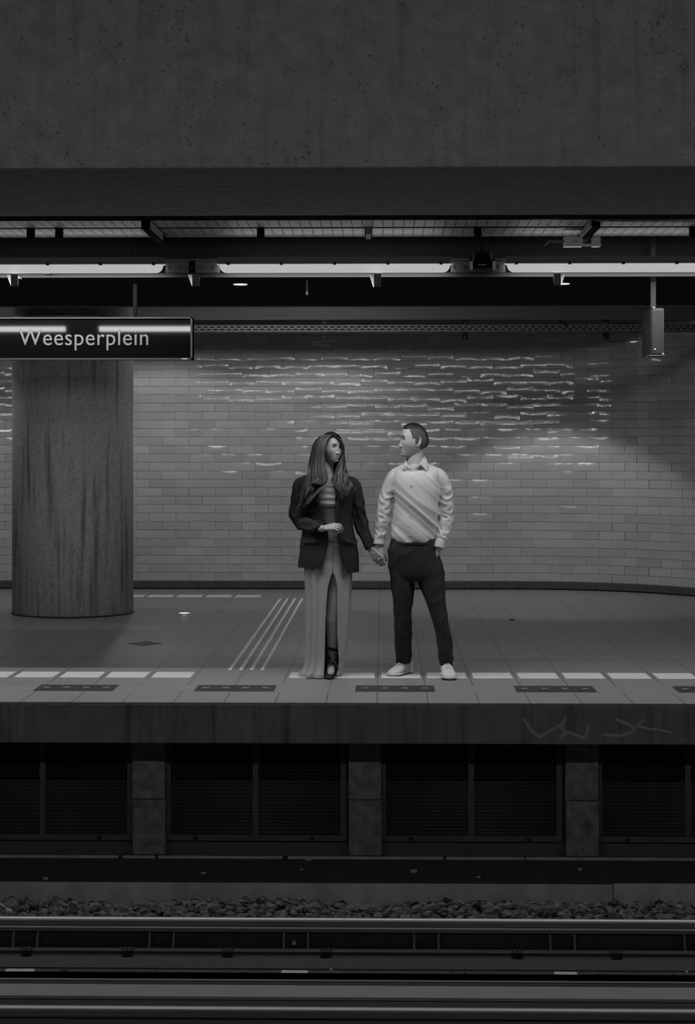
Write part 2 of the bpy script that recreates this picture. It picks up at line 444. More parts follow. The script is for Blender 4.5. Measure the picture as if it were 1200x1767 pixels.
# fasteners on the far rail
for k, xx in enumerate((-186, 44, 279, 511, 736, 971, 1203, 1435)):
    yF = YR1-.078
    c = Xof(xx, yF)
    lab = 'small ribbed fastener on the far rail, ' + ['off the left of the picture', 'nearest the left edge', 'below the first pillar from the left', 'with a round bolt head, below the woman',
          'below the man', 'below the right pillar', 'at the right edge', 'off the right of the picture'][k]
    r = thing('rail_fastener', (c, yF, -1.229), lab, 'fastener', 'fasteners on the far rail')
    for dx in (-.066, .066):
        mb = MB(); za, zz = Zof(1636, yF), Zof(1611, yF)
        mb.add([(c+dx-.006, yF-.028, za), (c+dx+.006, yF-.028, za), (c+dx+.006, yF+.01, zz), (c+dx-.006, yF+.01, zz),
                (c+dx-.006, yF+.03, za), (c+dx+.006, yF+.03, za), (c+dx+.006, yF+.03, zz), (c+dx-.006, yF+.03, zz)],
               [(0,1,2,3),(5,4,7,6),(4,0,3,7),(1,5,6,2),(3,2,6,7),(4,5,1,0)])
        part(mb, 'rib', M['rib'], r)
    mb = MB(); p = Vector((c-.01, yF-.005, Zof(1628, yF))); rr = .013 if k == 3 else .008
    mb.capsule(p, p+Vector((0, .02, 0)), rr, rr, 12); o = part(mb, 'bolt', M['concrete'] if k == 3 else M['web'], r, True)
# steel channel with clamps in front of the far rail
YC = 9.58
ch = thing('cable_channel', (0, YC, -1.205), 'low dark steel channel running in front of the far rail', 'channel')
mb = MB(); mb.box(XL, XR, YC, YC+.035, -1.205, Zof(1643, YC)); part(mb, 'channel_body', M['web'], ch)
mb = MB(); mb.box(XL, XR, YC-.006, YC, Zof(1652, YC), Zof(1649, YC)); part(mb, 'channel_lip', M['board'], ch)
mb = MB(); mb.box(XL, XR, YC+.034, YC+.038, Zof(1643, YC), Zof(1643, YC)+.004); part(mb, 'channel_rim', M['rail'], ch)
for k, xx in enumerate((-126, 46, 220, 393, 563, 893, 1065, 1237)):
    c = Xof(xx, YC)
    lab = 'black clamp gripping the steel channel, ' + ['off the left of the picture', 'nearest the left edge', 'second from the left edge', 'third from the left edge', 'below the gap between woman and man',
          'first to the right of the wide gap', 'near the right edge', 'off the right of the picture'][k]
    r = thing('rail_clamp', (c, YC, -1.205), lab, 'clamp', 'clamps on the steel channel')
    mb = MB(); mb.box(c-.028, c+.028, YC-.02, YC+.05, -1.205, Zof(1640, YC)); o = bevel(part(mb, 'clamp_body', M['dark'], r), .008)
    mb = MB()
    for dx in (-.024, .024): mb.tube([(c+dx, YC+.01, Zof(1641, YC)), (c+dx*1.3, YC+.01, Zof(1636, YC))], [.004, .003], 6)
    mb.tube([(c-.012, YC+.0, Zof(1642, YC)), (c, YC, Zof(1638, YC)), (c+.012, YC, Zof(1642, YC))], .004, 6)
    part(mb, 'spring_clip', M['web'], r)
# slab between channel and ballast strip, light sleeper blocks
yS = (CAMZ+1.198)*FPX/(1672-HOR)
mb = MB(); mb.box(XL, XR, yS, YC+.02, -1.3, -1.198); tag(part(mb, 'track_slab', M['bed'], None), 'flat dark slab between the rails', kind='structure')
zS = -1.2
for k, (a, b_, lab) in enumerate(((-465, -412, 'pale sleeper block beyond the left edge'), (5, 58, 'pale sleeper block by the left edge of the track'), (480, 534, 'pale sleeper block between the rails below the woman'),
                         (950, 1003, 'pale sleeper block between the rails at the right'), (1420, 1473, 'pale sleeper block beyond the right edge'))):
    y0, y1 = (CAMZ-zS)*FPX/(1684-HOR), (CAMZ-zS)*FPX/(1674.5-HOR)
    mb = MB(); mb.box(Xof(a+6, y1), Xof(b_, y0)-.01, y0-.06, y1, -1.26, zS)
    tag(bevel(part(mb, 'sleeper_block', M['concrete'], None), .004), lab, 'sleeper', 'sleeper blocks')
for k, (xx, lab) in enumerate(((571, 'tiny pale post beside the sleeper block below the couple'), (1186, 'tiny pale post between the rails at the right edge'))):
    y1 = 9.33; c = Xof(xx, y1)
    mb = MB(); mb.box(c-.006, c+.006, y1, y1+.012, -1.25, Zof(1673, y1)); tag(part(mb, 'marker_post', M['concrete'], None), lab, 'post', 'marker posts')
# cover board in front of the near rail
cb = thing('cover_board', (0, 8.6, -1.2), 'wide grey cover board lying along the track beside the near rail', 'board')
yb0 = 8.45
zt = Zof(1721, yb0); yb1 = (CAMZ-zt)*FPX/(1700-HOR); zu = Zof(1694.5, yb1+.002); yb2 = (CAMZ-zu)*FPX/(1681-HOR)
mb = MB(); mb.box(XL, XR, yb0, yb1, zt-.014, zt); part(mb, 'top_board', M['board'], cb)
mb = MB(); mb.box(XL, XR, yb0+.012, yb1+.2, -1.23, zt-.016); part(mb, 'side_board', M['board2'], cb)
mb = MB(); mb.box(XL, XR, yb1+.003, yb1+.02, zt-.01, zu-.003); part(mb, 'upstand', M['board2'], cb)
mb = MB(); mb.box(XL, XR, yb1+.004, yb2, zu, zu+.004)
mb.box(XL, XR, yb1+.024, yb2, zt-.05, zu+.004); part(mb, 'back_board', M['board2'], cb)

# ballast stones (nobody could count them)
def stones(n, xr, yr, zf, sc, seed, avoid=()):
    rnd = random.Random(seed); mb = MB()
    ico = [(-.53,0,.85),(.53,0,.85),(-.53,0,-.85),(.53,0,-.85),(0,.85,.53),(0,.85,-.53),(0,-.85,.53),(0,-.85,-.53),(.85,.53,0),(-.85,.53,0),(.85,-.53,0),(-.85,-.53,0)]
    fcs = [(0,1,4),(0,4,9),(9,4,5),(4,8,5),(4,1,8),(8,1,10),(8,10,3),(5,8,3),(5,3,2),(2,3,7),(7,3,10),(7,10,6),(7,6,11),(11,6,0),(0,6,1),(6,10,1),(9,11,0),(9,2,11),(9,5,2),(7,11,2)]
    for _ in range(n):
        x = rnd.uniform(*xr); y = rnd.uniform(*yr); s = sc*rnd.uniform(.45, 1.25)
        if any(abs(x-q) < .12 for q in avoid): continue
        R = Matrix.Rotation(rnd.uniform(0, 6.28), 3, 'Z') @ Matrix.Rotation(rnd.uniform(0, 6.28), 3, 'X')
        q = [R @ Vector((a*s*rnd.uniform(.75, 1.3), b*s*rnd.uniform(.6, 1.1), c*s*rnd.uniform(.5, .9))) for a, b, c in ico]
        z = zf(x, y)+rnd.uniform(-.01, .008)
        mb.add([(v.x+x, v.y+y, v.z+z) for v in q], fcs)
    return mb
mb = stones(3800, (-3.3, 2.9), (9.99, yl-.07), lambda x, y: -1.180+.03*noise.noise(Vector((x*1.6, y*3, 0)))+(y-10.2)*.04, .032, 3)
tag(part(mb, 'ballast', M['stone'], None), 'dark crushed stone between the curb and the far rail', 'gravel', kind='stuff')
mb = stones(1700, (-3.1, 2.7), (9.0, 9.34), lambda x, y: -1.222, .026, 4, tuple(Xof(q, 9.3) for q in (-438, 31, 507, 976, 1446)))
tag(part(mb, 'ballast', M['stone'], None), 'dark crushed stone strip between the flat slab and the cover board', 'gravel', kind='stuff')

# litter on the ledge and the track
lit = [(80, 1520, 10.66, .018, 'dark lump of litter on the ledge edge below the left mesh panel'), (352, 1507, None, .016, 'crumpled scrap on the ledge below the woman, left of the pillar'),
       (521, 1500, None, .012, 'tiny pale scrap on the ledge below the woman'), (714, 1503, None, .022, 'pale folded scrap on the ledge below the man'),
       (826, 1513, None, .013, 'small round pale scrap on the ledge right of the man'), (1001, 1500, None, .018, 'pale crumpled scrap on the ledge below the right pillar'),
       (533, 1484, 11.2, .022, 'brown leaf caught on the thin conduit below the woman')]
for px_, py_, Y, s, lab in lit:
    Yl = Y or (CAMZ-zl)*FPX/(py_+3-HOR)
    p = W(px_, py_, Yl); mb = MB()
    p.z = max(p.z, zl+s*.5)
    for q in range(3):
        a = random.uniform(0, 3); mb.capsule(p+Vector((math.cos(a)*s*.6, 0, random.uniform(-.2, .3)*s)), p-Vector((math.cos(a)*s*.6, .01, 0)), s*.35, s*.5, 6)
    tag(part(mb, 'litter_scrap', M['curb'], None), lab, 'litter', 'litter on the track ledge')
p = W(14, 1577, 10.02)
mb = MB(); mb.capsule(p, p+Vector((.006, 0, .012)), .013, .017, 8); mb.tube([p+Vector((0, 0, .02)), W(8, 1565, 10.05), W(-2, 1558, 10.1)], .0035, 6)
tag(part(mb, 'litter_scrap', M['litter'], None), 'pale scrap with a string beside the rail at the left edge', 'litter', 'litter on the track ledge')
p = W(884, 1070, 1); yq = CAMZ*FPX/(1070-HOR); p = W(884, 1069, yq)
mb = MB(); mb.capsule((p.x-.02, yq, .006), (p.x+.02, yq+.02, .004), .008, .006, 8)
tag(part(mb, 'litter_scrap', M['darklitter'], None), 'small dark scrap on the platform floor right of the man', 'litter', None)
p = W(233, 1436, 11.24); mb = MB(); mb.capsule(p, p+Vector((.028, 0, .002)), .007, .004, 8)
tag(part(mb, 'litter_scrap', M['litter'], None), 'small white fleck stuck on the left pillar near its foot', 'litter', None)

# ------------------------------------------------------------------ platform markings
def tactile(x0, y0, y1, wd, n, label):
    mb = MB(); pitch = (y1-y0)/n
    for i in range(n): mb.box(x0, x0+wd, y0+pitch*i, y0+pitch*i+pitch*.66, 0, .004)
    mb.box(x0, x0+wd, y0, y1-pitch*.26, 0, .0012, 1)
    return tag(part(mb, 'tactile_tile', [M['white'], M['groove']], None), label, 'tactile tile', 'ribbed tactile tiles along the platform edge' if n == 5 else 'tactile tiles at the foot of the wall')
for k in range(-11, 9):
    x0 = -.034+.3054*k+.022
    cx_ = 661+(x0+.13)*257
    if 335 < cx_ < 495 or cx_ < -80 or cx_ > 1290: continue
    side = 'left' if cx_ < 340 else 'right'
    if cx_ < 340:
        n_ = int(round((300-cx_)/78)); lab = 'white ribbed tactile tile, %s left of the gap in the edge line' % ['first', 'second', 'third', 'fourth', 'fifth', 'sixth'][max(0, min(5, n_))]
    else:
        n_ = int(round((cx_-535)/78)); lab = 'ribbed tactile tile, ' + ['under the hem of the woman\'s dress', 'between the woman and the man', 'under the man\'s turned shoe', 'just right of the man\'s front shoe' if False else 'beneath the man\'s front shoe',
              'first tile clear to the right of the man', 'second tile clear to the right of the man', 'third tile clear to the right of the man', 'fourth tile clear to the right of the man', 'last tile at the right edge', 'beyond the right edge'][max(0, min(9, n_))]
    tactile(x0, 11.89, 12.21, .262, 5, lab)
for k in range(-13, -3):
    x0 = -.034+.3054*k+.022
    cx_ = 661+(x0+.13)*165
    if cx_ > 460: continue
    n_ = int(round((430-cx_)/50.4))
    words = ['at the wall foot, nearest the guide lines', 'second from the right at the wall foot', 'third from the right at the wall foot', 'fourth from the right at the wall foot', 'just right of the column at the wall foot']
    if 24 < cx_ < 222: continue
    lab = 'white tactile tile, ' + (words[n_] if n_ < 5 else ('at the wall foot, just left of the column' if cx_ > -15 else 'at the wall foot beyond the left edge'))
    if cx_ < -30: continue
    tactile(x0, 18.62, 18.95, .262, 2, lab)
for k, (xc, lab) in enumerate(((-1.052, 'leftmost of the four white guide lines running to the wall'), (-.978, 'second from the left of the four white guide lines'), (-.904, 'third from the left of the four white guide lines'), (-.830, 'rightmost of the four white guide lines, nearest the woman'))):
    mb = MB()
    ys = [12.33, 12.68, 13.02, 13.045, 13.42, 13.80, 14.6, 15.4, 16.4, 17.4, 18.48]
    for a, b_ in zip(ys[:-1], ys[1:]):
        if b_-a < .05: continue
        mb.box(xc-.0115, xc+.0115, a+.003, b_-.003, 0, .004)
    tag(part(mb, 'guide_line', M['white'], None), lab, 'guide line', 'guide lines crossing the platform')
# dark inlaid plates with pale studs
for k, xx in enumerate((-143, 131, 407, 682, 957, 1232)):
    s = 403/1.48; c = (xx-661)/s
    mb = MB(); y0, y1 = 11.235, 11.515
    lab = 'dark inlaid plate with pale studs at the platform edge, ' + ['beyond the left edge', 'below the column', 'below the guide lines', 'between the couple', 'right of the man', 'cut by the right edge'][k]
    r = thing('edge_plate', (c, 11.37, 0), lab, 'plate', 'dark plates along the platform edge')
    mb.box(c-.25, c+.25, y0, y1, 0, .003); part(mb, 'plate', M['plate'], r)
    for q in (-1.5, -.5, .5, 1.5):
        mb = MB(); x = c+q*.1265; mb.box(x-.021, x+.021, 11.355, 11.385, .003, .006); part(mb, 'stud', M['slot'], r)
# diamond
yd = CAMZ*FPX/(1111.5-HOR); xd = Xof(250.5, yd)
mb = MB(); mb.add([(xd-.135, yd, .003), (xd, yd-.17, .003), (xd+.135, yd, .003), (xd, yd+.17, .003), (xd-.135, yd, 0), (xd, yd-.17, 0), (xd+.135, yd, 0), (xd, yd+.17, 0)],
                  [(0,1,2,3),(4,5,1,0),(5,6,2,1),(6,7,3,2),(7,4,0,3)])
tag(part(mb, 'floor_inlay', M['plate'], None), 'small dark diamond set in the platform floor in front of the column', 'floor inlay')
# round floor light
yf = CAMZ*FPX/(1059.5-HOR); xf = Xof(318, yf)
fl = thing('floor_light', (xf, yf, 0), 'small glowing round light set in the floor right of the column', 'light')
mb = MB(); mb.lathe([(.062, 0), (.062, .004), (.05, .006)], xf, yf, 24); part(mb, 'trim_ring', M['steel'], fl, True)
mb = MB(); mb.lathe([(.048, .004), (.048, .0075)], xf, yf, 24); part(mb, 'glass', M['glow'], fl, True)
l = bpy.data.lights.new('floor_light_lamp', 'POINT'); l.energy = .02; l.shadow_soft_size = .02
o = bpy.data.objects.new('floor_light_lamp', l); o.location = (xf, yf, .03); COL.objects.link(o)

# graffiti and small code plate on the slab face
def fz(py): return Zof(py, EDGE)
def fx(px_): return Xof(px_, EDGE)
def stroke(mb, pts, wd):
    for (a, b_) in zip(pts[:-1], pts[1:]):
        p = Vector((fx(a[0]), 0, fz(a[1]))); q = Vector((fx(b_[0]), 0, fz(b_[1]))); d = (q-p).normalized(); n_ = Vector((-d.z, 0, d.x))*wd/2
        p = p-d*wd*.3; q = q+d*wd*.3; y = EDGE-.0055-.0001*(len(mb.f) % 9)
        mb.add([(p.x-n_.x, y, p.z-n_.z), (q.x-n_.x, y, q.z-n_.z), (q.x+n_.x, y, q.z+n_.z), (p.x+n_.x, y, p.z+n_.z)], [(0,1,2,3)])
mb = MB()
stroke(mb, [(903, 1238), (911, 1250), (920, 1262), (932, 1270), (944, 1263), (958, 1255), (972, 1247), (976, 1238)], .018)
stroke(mb, [(968, 1252), (975, 1262), (969, 1270), (980, 1262), (992, 1266), (1006, 1272), (1013, 1266), (1015, 1251)], .016)
tag(part(mb, 'graffiti', M['paint'], None), 'faded hand-drawn zigzag graffiti on the slab face below the right of the platform', 'graffiti')
mb = MB()
stroke(mb, [(1064, 1240), (1080, 1246), (1092, 1252), (1095, 1257), (1085, 1264), (1068, 1268), (1044, 1266)], .018)
stroke(mb, [(1112, 1240), (1099, 1250), (1118, 1255), (1140, 1258), (1158, 1262)], .015)
tag(part(mb, 'graffiti', M['paint'], None), 'faded looping graffiti with a cross stroke beside the tiny code plate', 'graffiti')
cp = thing('code_plate', (fx(1172), EDGE-.006, fz(1272)), 'tiny pale marking plate on the slab face near the right edge', 'plate')
mb = MB(); y = EDGE-.006
mb.box(fx(1164), fx(1181), y-.001, y, fz(1276.5), fz(1273)); part(mb, 'bar', M['slot'], cp)
mb = MB()
for a, b_, c, d in ((1164, 1166.5, 1266.5, 1273), (1166.5, 1170, 1266.5, 1268.3), (1168.5, 1170.3, 1268, 1270.2), (1173, 1176, 1266.5, 1268.3), (1173.4, 1175.4, 1268, 1273), (1178.5, 1180.5, 1268, 1270)):
    mb.box(fx(a), fx(b_), y-.001, y, fz(d), fz(c))
part(mb, 'characters', M['slot'], cp)
mb = MB(); mb.capsule((fx(1195), EDGE-.006, fz(1279)), (fx(1197), EDGE-.006, fz(1279)), .005, .005, 8); tag(part(mb, 'bolt_head', M['slot'], None, True), 'single pale bolt head low on the slab face at the right edge', 'bolt')

# ------------------------------------------------------------------ ceiling services
def slotted(mb, x0, x1, y, z0, z1, rows, pitch, slot, th=.004, mi=0):
    """vertical plate facing the camera with staggered slots left open"""
    rh = (z1-z0)/(rows*2+1)
    for r in range(rows+1): mb.box(x0, x1, y, y+th, z0+rh*2*r, z0+rh*(2*r+1), mi)
    for r in range(rows):
        x = x0+(pitch/2 if r % 2 else 0)
        while x < x1:
            mb.box(x, min(x+pitch-slot, x1), y, y+th, z0+rh*(2*r+1), z0+rh*(2*r+2), mi); x += pitch
def slotted_h(mb, x0, x1, y0, y1, z, rows, pitch, slot, th=.003, mi=0):
    rh = (y1-y0)/(rows*2+1)
    for r in range(rows+1): mb.box(x0, x1, y0+rh*2*r, y0+rh*(2*r+1), z, z+th, mi)
    for r in range(rows):
        x = x0
        while x < x1:
            mb.box(x, min(x+pitch-slot, x1), y0+rh*(2*r+1), y0+rh*(2*r+2), z, z+th, mi); x += pitch
ZT = 2.86
for (pa, pb, rows, lab) in ((380, 391.5, 2, 'narrow perforated cable tray hung nearest the concrete beam'), (394, 408.5, 3, 'wide perforated cable tray hung above the strip lamps')):
    y0 = (ZT-CAMZ)*FPX/(HOR-pa); y1 = (ZT-CAMZ)*FPX/(HOR-pb)
    r = thing('cable_tray', (0, y0, ZT), lab, 'cable tray', 'cable trays above the lamps')
    mb = MB(); slotted_h(mb, -3.9, 3.6, y0, y1, ZT, rows*2, .062, .010); part(mb, 'tray_base', M['steel'], r)
    mb = MB(); mb.box(-3.9, 3.6, y0-.003, y0, ZT, ZT+.05); mb.box(-3.9, 3.6, y1, y1+.003, ZT, ZT+.05); part(mb, 'tray_side', M['steel2'], r)
# pale cables above the trays near the right
for k, (pa, pb, pc, lab) in enumerate(((378, 380, 920, 'thin pale cable stretched under the beam at the upper right, higher of two'), (381, 382.5, 1025, 'thin pale cable stretched under the beam at the upper right, lower of two'))):
    mb = MB(); mb.tube([W(pc, pa, 10.2), W((pc+1230)/2, (pa+pb)/2+.5, 10.2), W(1240, pb, 10.2)], .0035, 6)
    tag(part(mb, 'cable', M['lightsteel'], None, True), lab, 'cable', 'cables under the beam')
# cross bars carrying the trays
bars = [(-100, 0, 'beyond the left edge'), (53, 0, 'nearest the left edge'), (102, 0, 'second from the left edge'), (266, 1, 'with a bright slanting side, left of centre'), (450, 0, 'above the left end of the middle lamp'),
        (636, 2, 'with a small bright end, above the couple'), (825, 0, 'above the black round camera'), (1016, 1, 'bright slanting side, beside the junction box'), (1197, 0, 'at the right edge')]
for xx, kind, lab in bars:
    yb = 11.22; c = Xof(xx, 10.9)
    r = thing('tray_hanger', (c, 10.9, 2.83), 'dark steel hanger of the cable trays, '+lab, 'hanger', 'hangers carrying the cable trays')
    mb = MB()
    if kind == 1: mb.box(c-.024, c+.024, 10.5, 11.30, ZT-.055, ZT-.004); mb.box(c-.018, c+.018, 10.885, 10.925, ZT-.004, 3.35)
    else: c2 = Xof(xx, 10.9); mb.box(c2-.022, c2+.022, 10.885, 10.925, Zof(412, 10.9), 3.35)
    part(mb, 'bar', M['soffit'], r)
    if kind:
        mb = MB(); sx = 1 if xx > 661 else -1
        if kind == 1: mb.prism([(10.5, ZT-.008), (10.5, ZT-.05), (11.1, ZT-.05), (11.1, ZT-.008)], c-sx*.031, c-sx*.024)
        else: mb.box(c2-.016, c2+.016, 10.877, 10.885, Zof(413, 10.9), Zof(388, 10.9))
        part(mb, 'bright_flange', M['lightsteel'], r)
# junction box with a bent cable
jb = W(1003, 412, 11.0)
r = thing('junction_box', (jb.x, 11.0, jb.z), 'pale junction box hung under the tray at the upper right', 'box')
z1, z0 = Zof(409, 11.0), Zof(425, 11.0)
mb = MB(); mb.box(Xof(975, 11.0), Xof(1006, 11.0), 11.0, 11.09, z0, z1); part(mb, 'box_body', M['steel'], r)
mb = MB(); mb.box(Xof(1024, 11.0), Xof(1037, 11.0), 11.0, 11.09, z0, z1); part(mb, 'side_box', M['steel'], r)
mb = MB(); mb.box(Xof(974, 10.98), Xof(1038, 10.98), 10.985, 11.0, z0-.004, Zof(422, 11)); part(mb, 'lower_lip', M['lightsteel'], r)
mb = MB(); p = W(992, 415, 10.99); mb.capsule(p, p+Vector((.012, 0, -.004)), .007, .007, 8); part(mb, 'screw', M['lightsteel'], r, True)
mb = MB(); mb.tube([W(975, 417, 11.02), W(958, 417, 11.02), W(948, 416, 11.02), W(941, 424, 11.02)], .007, 8); part(mb, 'conduit_stub', M['steel2'], r, True)

# lamp rail behind the lamps
YL = 11.10; YB = 11.18
lr = thing('lamp_rail', (0, YB, 2.56), 'long slotted steel rail carrying the strip lamps', 'rail')
for k in range(-2, 2):
    g0, g1 = -0.297+PERIOD*k+.72, -0.297+PERIOD*(k+1)-.72
    mb = MB(); slotted(mb, g0, g1, YB, Zof(470, YB), Zof(452, YB), 1, .06, .04); mb.box(g0, g1, YB+.006, YB+.01, Zof(470, YB), Zof(448, YB))
    part(mb, 'slotted_plate', M['housing'], lr)
mb = MB(); mb.box(-3.9, 3.6, YB, YB+.07, Zof(448, YB), Zof(446, YB)); part(mb, 'top_flange', M['steel2'], lr)
mb = MB(); mb.box(-3.9, 3.6, YB+.07, YB+.08, Zof(478, YB+.07), Zof(470.5, YB+.07)); part(mb, 'lower_lip', M['lip'], lr)
for x in (-3.85, -2.1, -1.19, .59, 2.37, 3.55):
    mb = MB(); mb.box(x-.02, x+.02, YB, YB+.075, Zof(472, YB), Zof(448, YB)); part(mb, 'lip_strap', M['dark'], lr)

def strip_lamp(xa, xb, label):
    """xa..xb: ends of the diffuser"""
    r = thing('strip_lamp', ((xa+xb)/2, YL, 2.68), label, 'lamp', 'strip lamps above the platform edge')
    zt, zb_ = Zof(455.5, YL), Zof(470, YL)
    mb = MB(); n = 10
    # diffuser: rounded lower ends
    out = [(xa, zt)]
    for i in range(n+1):
        a = PI/2*i/n; out.append((xa+.018+.044*(1-math.cos(a)), zb_+(zt-zb_)*.82*(1-math.sin(a))))
    for i in range(n+1):
        a = PI/2*(1-i/n); out.append((xb-.018-.044*(1-math.cos(a)), zb_+(zt-zb_)*.82*(1-math.sin(a))))
    out.append((xb, zt))
    k = len(out); vs = [(x, YL, z) for x, z in out]+[(x, YL+.022, z) for x, z in out]
    mb.add(vs, [tuple(range(k)), tuple(range(k, 2*k))[::-1]]+[(i, (i+1) % k, k+(i+1) % k, k+i) for i in range(k)])
    part(mb, 'diffuser', M['lamp'], r)
    mb = MB(); mb.prism([(YL-.012, zt+.002), (YL+.06, zt+.002), (YL+.06, Zof(443, YL)), (YL+.0, Zof(443, YL))], xa+.01, xb-.01); part(mb, 'housing', M['housing'], r)
    L_ = xb-xa
    for i in range(5):
        x = xa+L_*(.05+.225*i); m2 = MB(); m2.box(x-.010, x+.010, YL-.018, YL-.004, zt-.006, zt+.012); part(m2, 'clip', M['web'], r)
    return r
labs = ['glowing strip lamp beyond the left edge of the picture', 'glowing strip lamp at the upper left, cut by the left edge', 'complete glowing strip lamp in the middle above the couple', 'glowing strip lamp at the upper right, cut by the right edge']
xm = Xof(374, YL); L_ = Xof(782, YL)-xm
for k, lab in zip((-2, -1, 0, 1), labs): strip_lamp(xm+PERIOD*k, xm+PERIOD*k+L_, lab)
# gussets below the lamp rail
for xx, lab in ((25, 'nearest the left edge'), (338, 'between the left and middle lamps'), (652, 'below the middle lamp'), (962, 'below the right lamp')):
    c = Xof(xx, YB-.13); r = thing('gusset_bracket', (c, YB-.13, 2.5), 'small steel bracket under the lamp rail, '+lab, 'bracket', 'brackets under the lamp rail')
    z1, z0 = Zof(471, YB-.13), Zof(493 if xx != 652 else 495, YB-.13)
    sx = 1 if xx < 661 else -1
    mb = MB(); mb.box(c-.022, c+.022, YB-.13, YB-.126, z0, z1-.006); part(mb, 'front_plate', M['steel2'], r)
    mb = MB(); mb.box(c-.004, c+.004, YB-.126, YB+.072, z1-.016, z1-.008); part(mb, 'arm', M['steel2'], r)
    mb = MB(); x = c-sx*.022; g = YB-.13; z1 -= .006; mb.add([(x, g, z0), (x, g, z1), (x-sx*.03, g+.022, z1), (x-sx*.004, g+.022, z0), (x+sx*.004, g, z0), (x+sx*.004, g, z1), (x-sx*.026, g+.022, z1), (x, g+.022, z0)],
                                    [(0,1,2,3),(7,6,5,4),(0,4,5,1),(3,2,6,7),(1,5,6,2),(0,3,7,4)]); part(mb, 'side_plate', M['steel'], r)
# thin rod
mb = MB(); mb.tube([W(530, 476, 11.7), W(530, 506, 11.7)], .006, 8); mb.capsule(W(530, 505, 11.7), W(530, 507, 11.7), .009, .009, 8)
tag(part(mb, 'hanging_rod', M['steel2'], None, True), 'thin short rod hanging from the ceiling above the couple', 'rod')
# recessed downlights
for xx, lab, rr in ((415, 'small glowing oval downlight in the dark ceiling, left of the couple', .046), (973, 'small glowing downlight half hidden by a bracket, at the upper right', .040), (1185, 'tiny unlit ceiling light off to the upper right', .02)):
    if xx == 1185: continue
    yy = (ZS-CAMZ)*FPX/(HOR-490); c = Xof(xx, yy)
    r = thing('downlight', (c, yy, ZS), lab, 'light', 'downlights in the dark ceiling')
    mb = MB(); mb.lathe([(rr, ZS-.004), (rr, ZS+.006)], c, yy, 24); part(mb, 'glass', M['glow'], r, True)
    mb = MB(); mb.lathe([(rr+.01, ZS-.0), (rr+.008, ZS+.006)], c, yy, 24); part(mb, 'rim', M['steel2'], r, True)
# black round camera between two lamps
yk = 11.08; c = Xof(832.5, yk); zt, zb_ = Zof(438, yk), Zof(470, yk)
r = thing('security_camera', (c, yk, zb_), 'black round camera hanging in the gap between the middle and right lamps', 'camera')
mb = MB(); mb.lathe([(.072, zb_+.012), (.076, zb_+.03), (.076, zt), (.05, zt+.01)], c, yk, 40); part(mb, 'housing', M['sign'], r, True)
mb = MB(); mb.lathe([(.0, zb_), (.04, zb_+.001), (.066, zb_+.008), (.068, zb_+.014)], c, yk, 40); part(mb, 'lens_cover', M['web'], r, True)
for sx in (-1, 1):
    mb = MB(); mb.box(c+sx*.070-.009, c+sx*.070+.009, yk-.06, yk-.045, zb_+.01, zb_+.06); o = part(mb, 'side_glint', M['lightsteel'], r)  # pale blocks standing in for the glints on both sides of the housing
mb = MB(); mb.tube([(c, yk, zt), (c, yk, ZT-.056)], .012, 10); part(mb, 'stem', M['dark'], r, True)

# tray on the wall
YT = 18.4
zt0, zt1 = Zof(573.5, YT), Zof(560.5, YT)
r = thing('cable_tray', (0, YT, zt0), 'dark slotted cable tray running along the top of the tiled wall', 'cable tray')
mb = MB(); slotted(mb, Xof(-60, YT), 3.42, YT, zt0+.012, zt1-.004, 2, .0685, .045); part(mb, 'slotted_face', M['board'], r)
mb = MB(); mb.box(Xof(-60, YT), 3.42, YT+.03, YT+.034, zt0, zt1); part(mb, 'tray_back', M['dark'], r)
mb = MB(); mb.box(Xof(-60, YT), 3.42, YT-.004, YT+.006, zt1-.004, zt1+.002); mb.box(Xof(-60, YT), 3.42, YT-.004, YT+.006, zt0, zt0+.01); part(mb, 'rims', M['frame'], r)
for xx, lab in ((75, 'behind the column'), (318, 'behind the sign'), (560, 'above the woman'), (803, 'right of the man'), (1046, 'left of the hanging box')):
    c = Xof(xx, YT)
    rr = thing('tray_bracket', (c, YT, zt0), 'small black bracket holding the wall cable tray, '+lab, 'bracket', 'brackets of the wall cable tray')
    mb = MB(); mb.box(c-.030, c+.030, YT-.012, YT-.006, zt1+.012, Zof(552, YT)); mb.box(c-.030, c+.030, YT-.03, YT-.012, Zof(586.5, YT), zt0-.002); part(mb, 'bracket_plate', M['dark'], rr)
    mb = MB(); p = W(xx, 557, YT-.02); mb.capsule(p, p+Vector((0, .01, 0)), .006, .006, 8); p = W(xx, 583, YT-.035); mb.capsule(p, p+Vector((0, .01, 0)), .006, .006, 8); part(mb, 'bolts', M['steel'], rr, True)
for a, b_, lab in (((572, 559), (640, 559), 'thin black cable arching above the wall tray over the woman'), ):
    mb = MB(); mb.tube([W(568, 561, YT+.02), W(585, 558, YT+.02), W(603, 556, YT+.02), W(622, 557, YT+.02), W(642, 561, YT+.02)], .008, 6); tag(part(mb, 'cable', M['dark'], None, True), lab, 'cable')
mb = MB(); mb.tube([W(964, 555, YT+.02), W(970, 556, YT), W(980, 561, YT)], .012, 6); tag(part(mb, 'cable', M['dark'], None, True), 'short black cable end drooping onto the wall tray at the right', 'cable')
mb = MB(); mb.tube([W(334, 552, YT+.02), W(341, 560, YT)], .009, 6); tag(part(mb, 'cable', M['dark'], None, True), 'short black cable slanting to the wall tray beside the sign', 'cable')

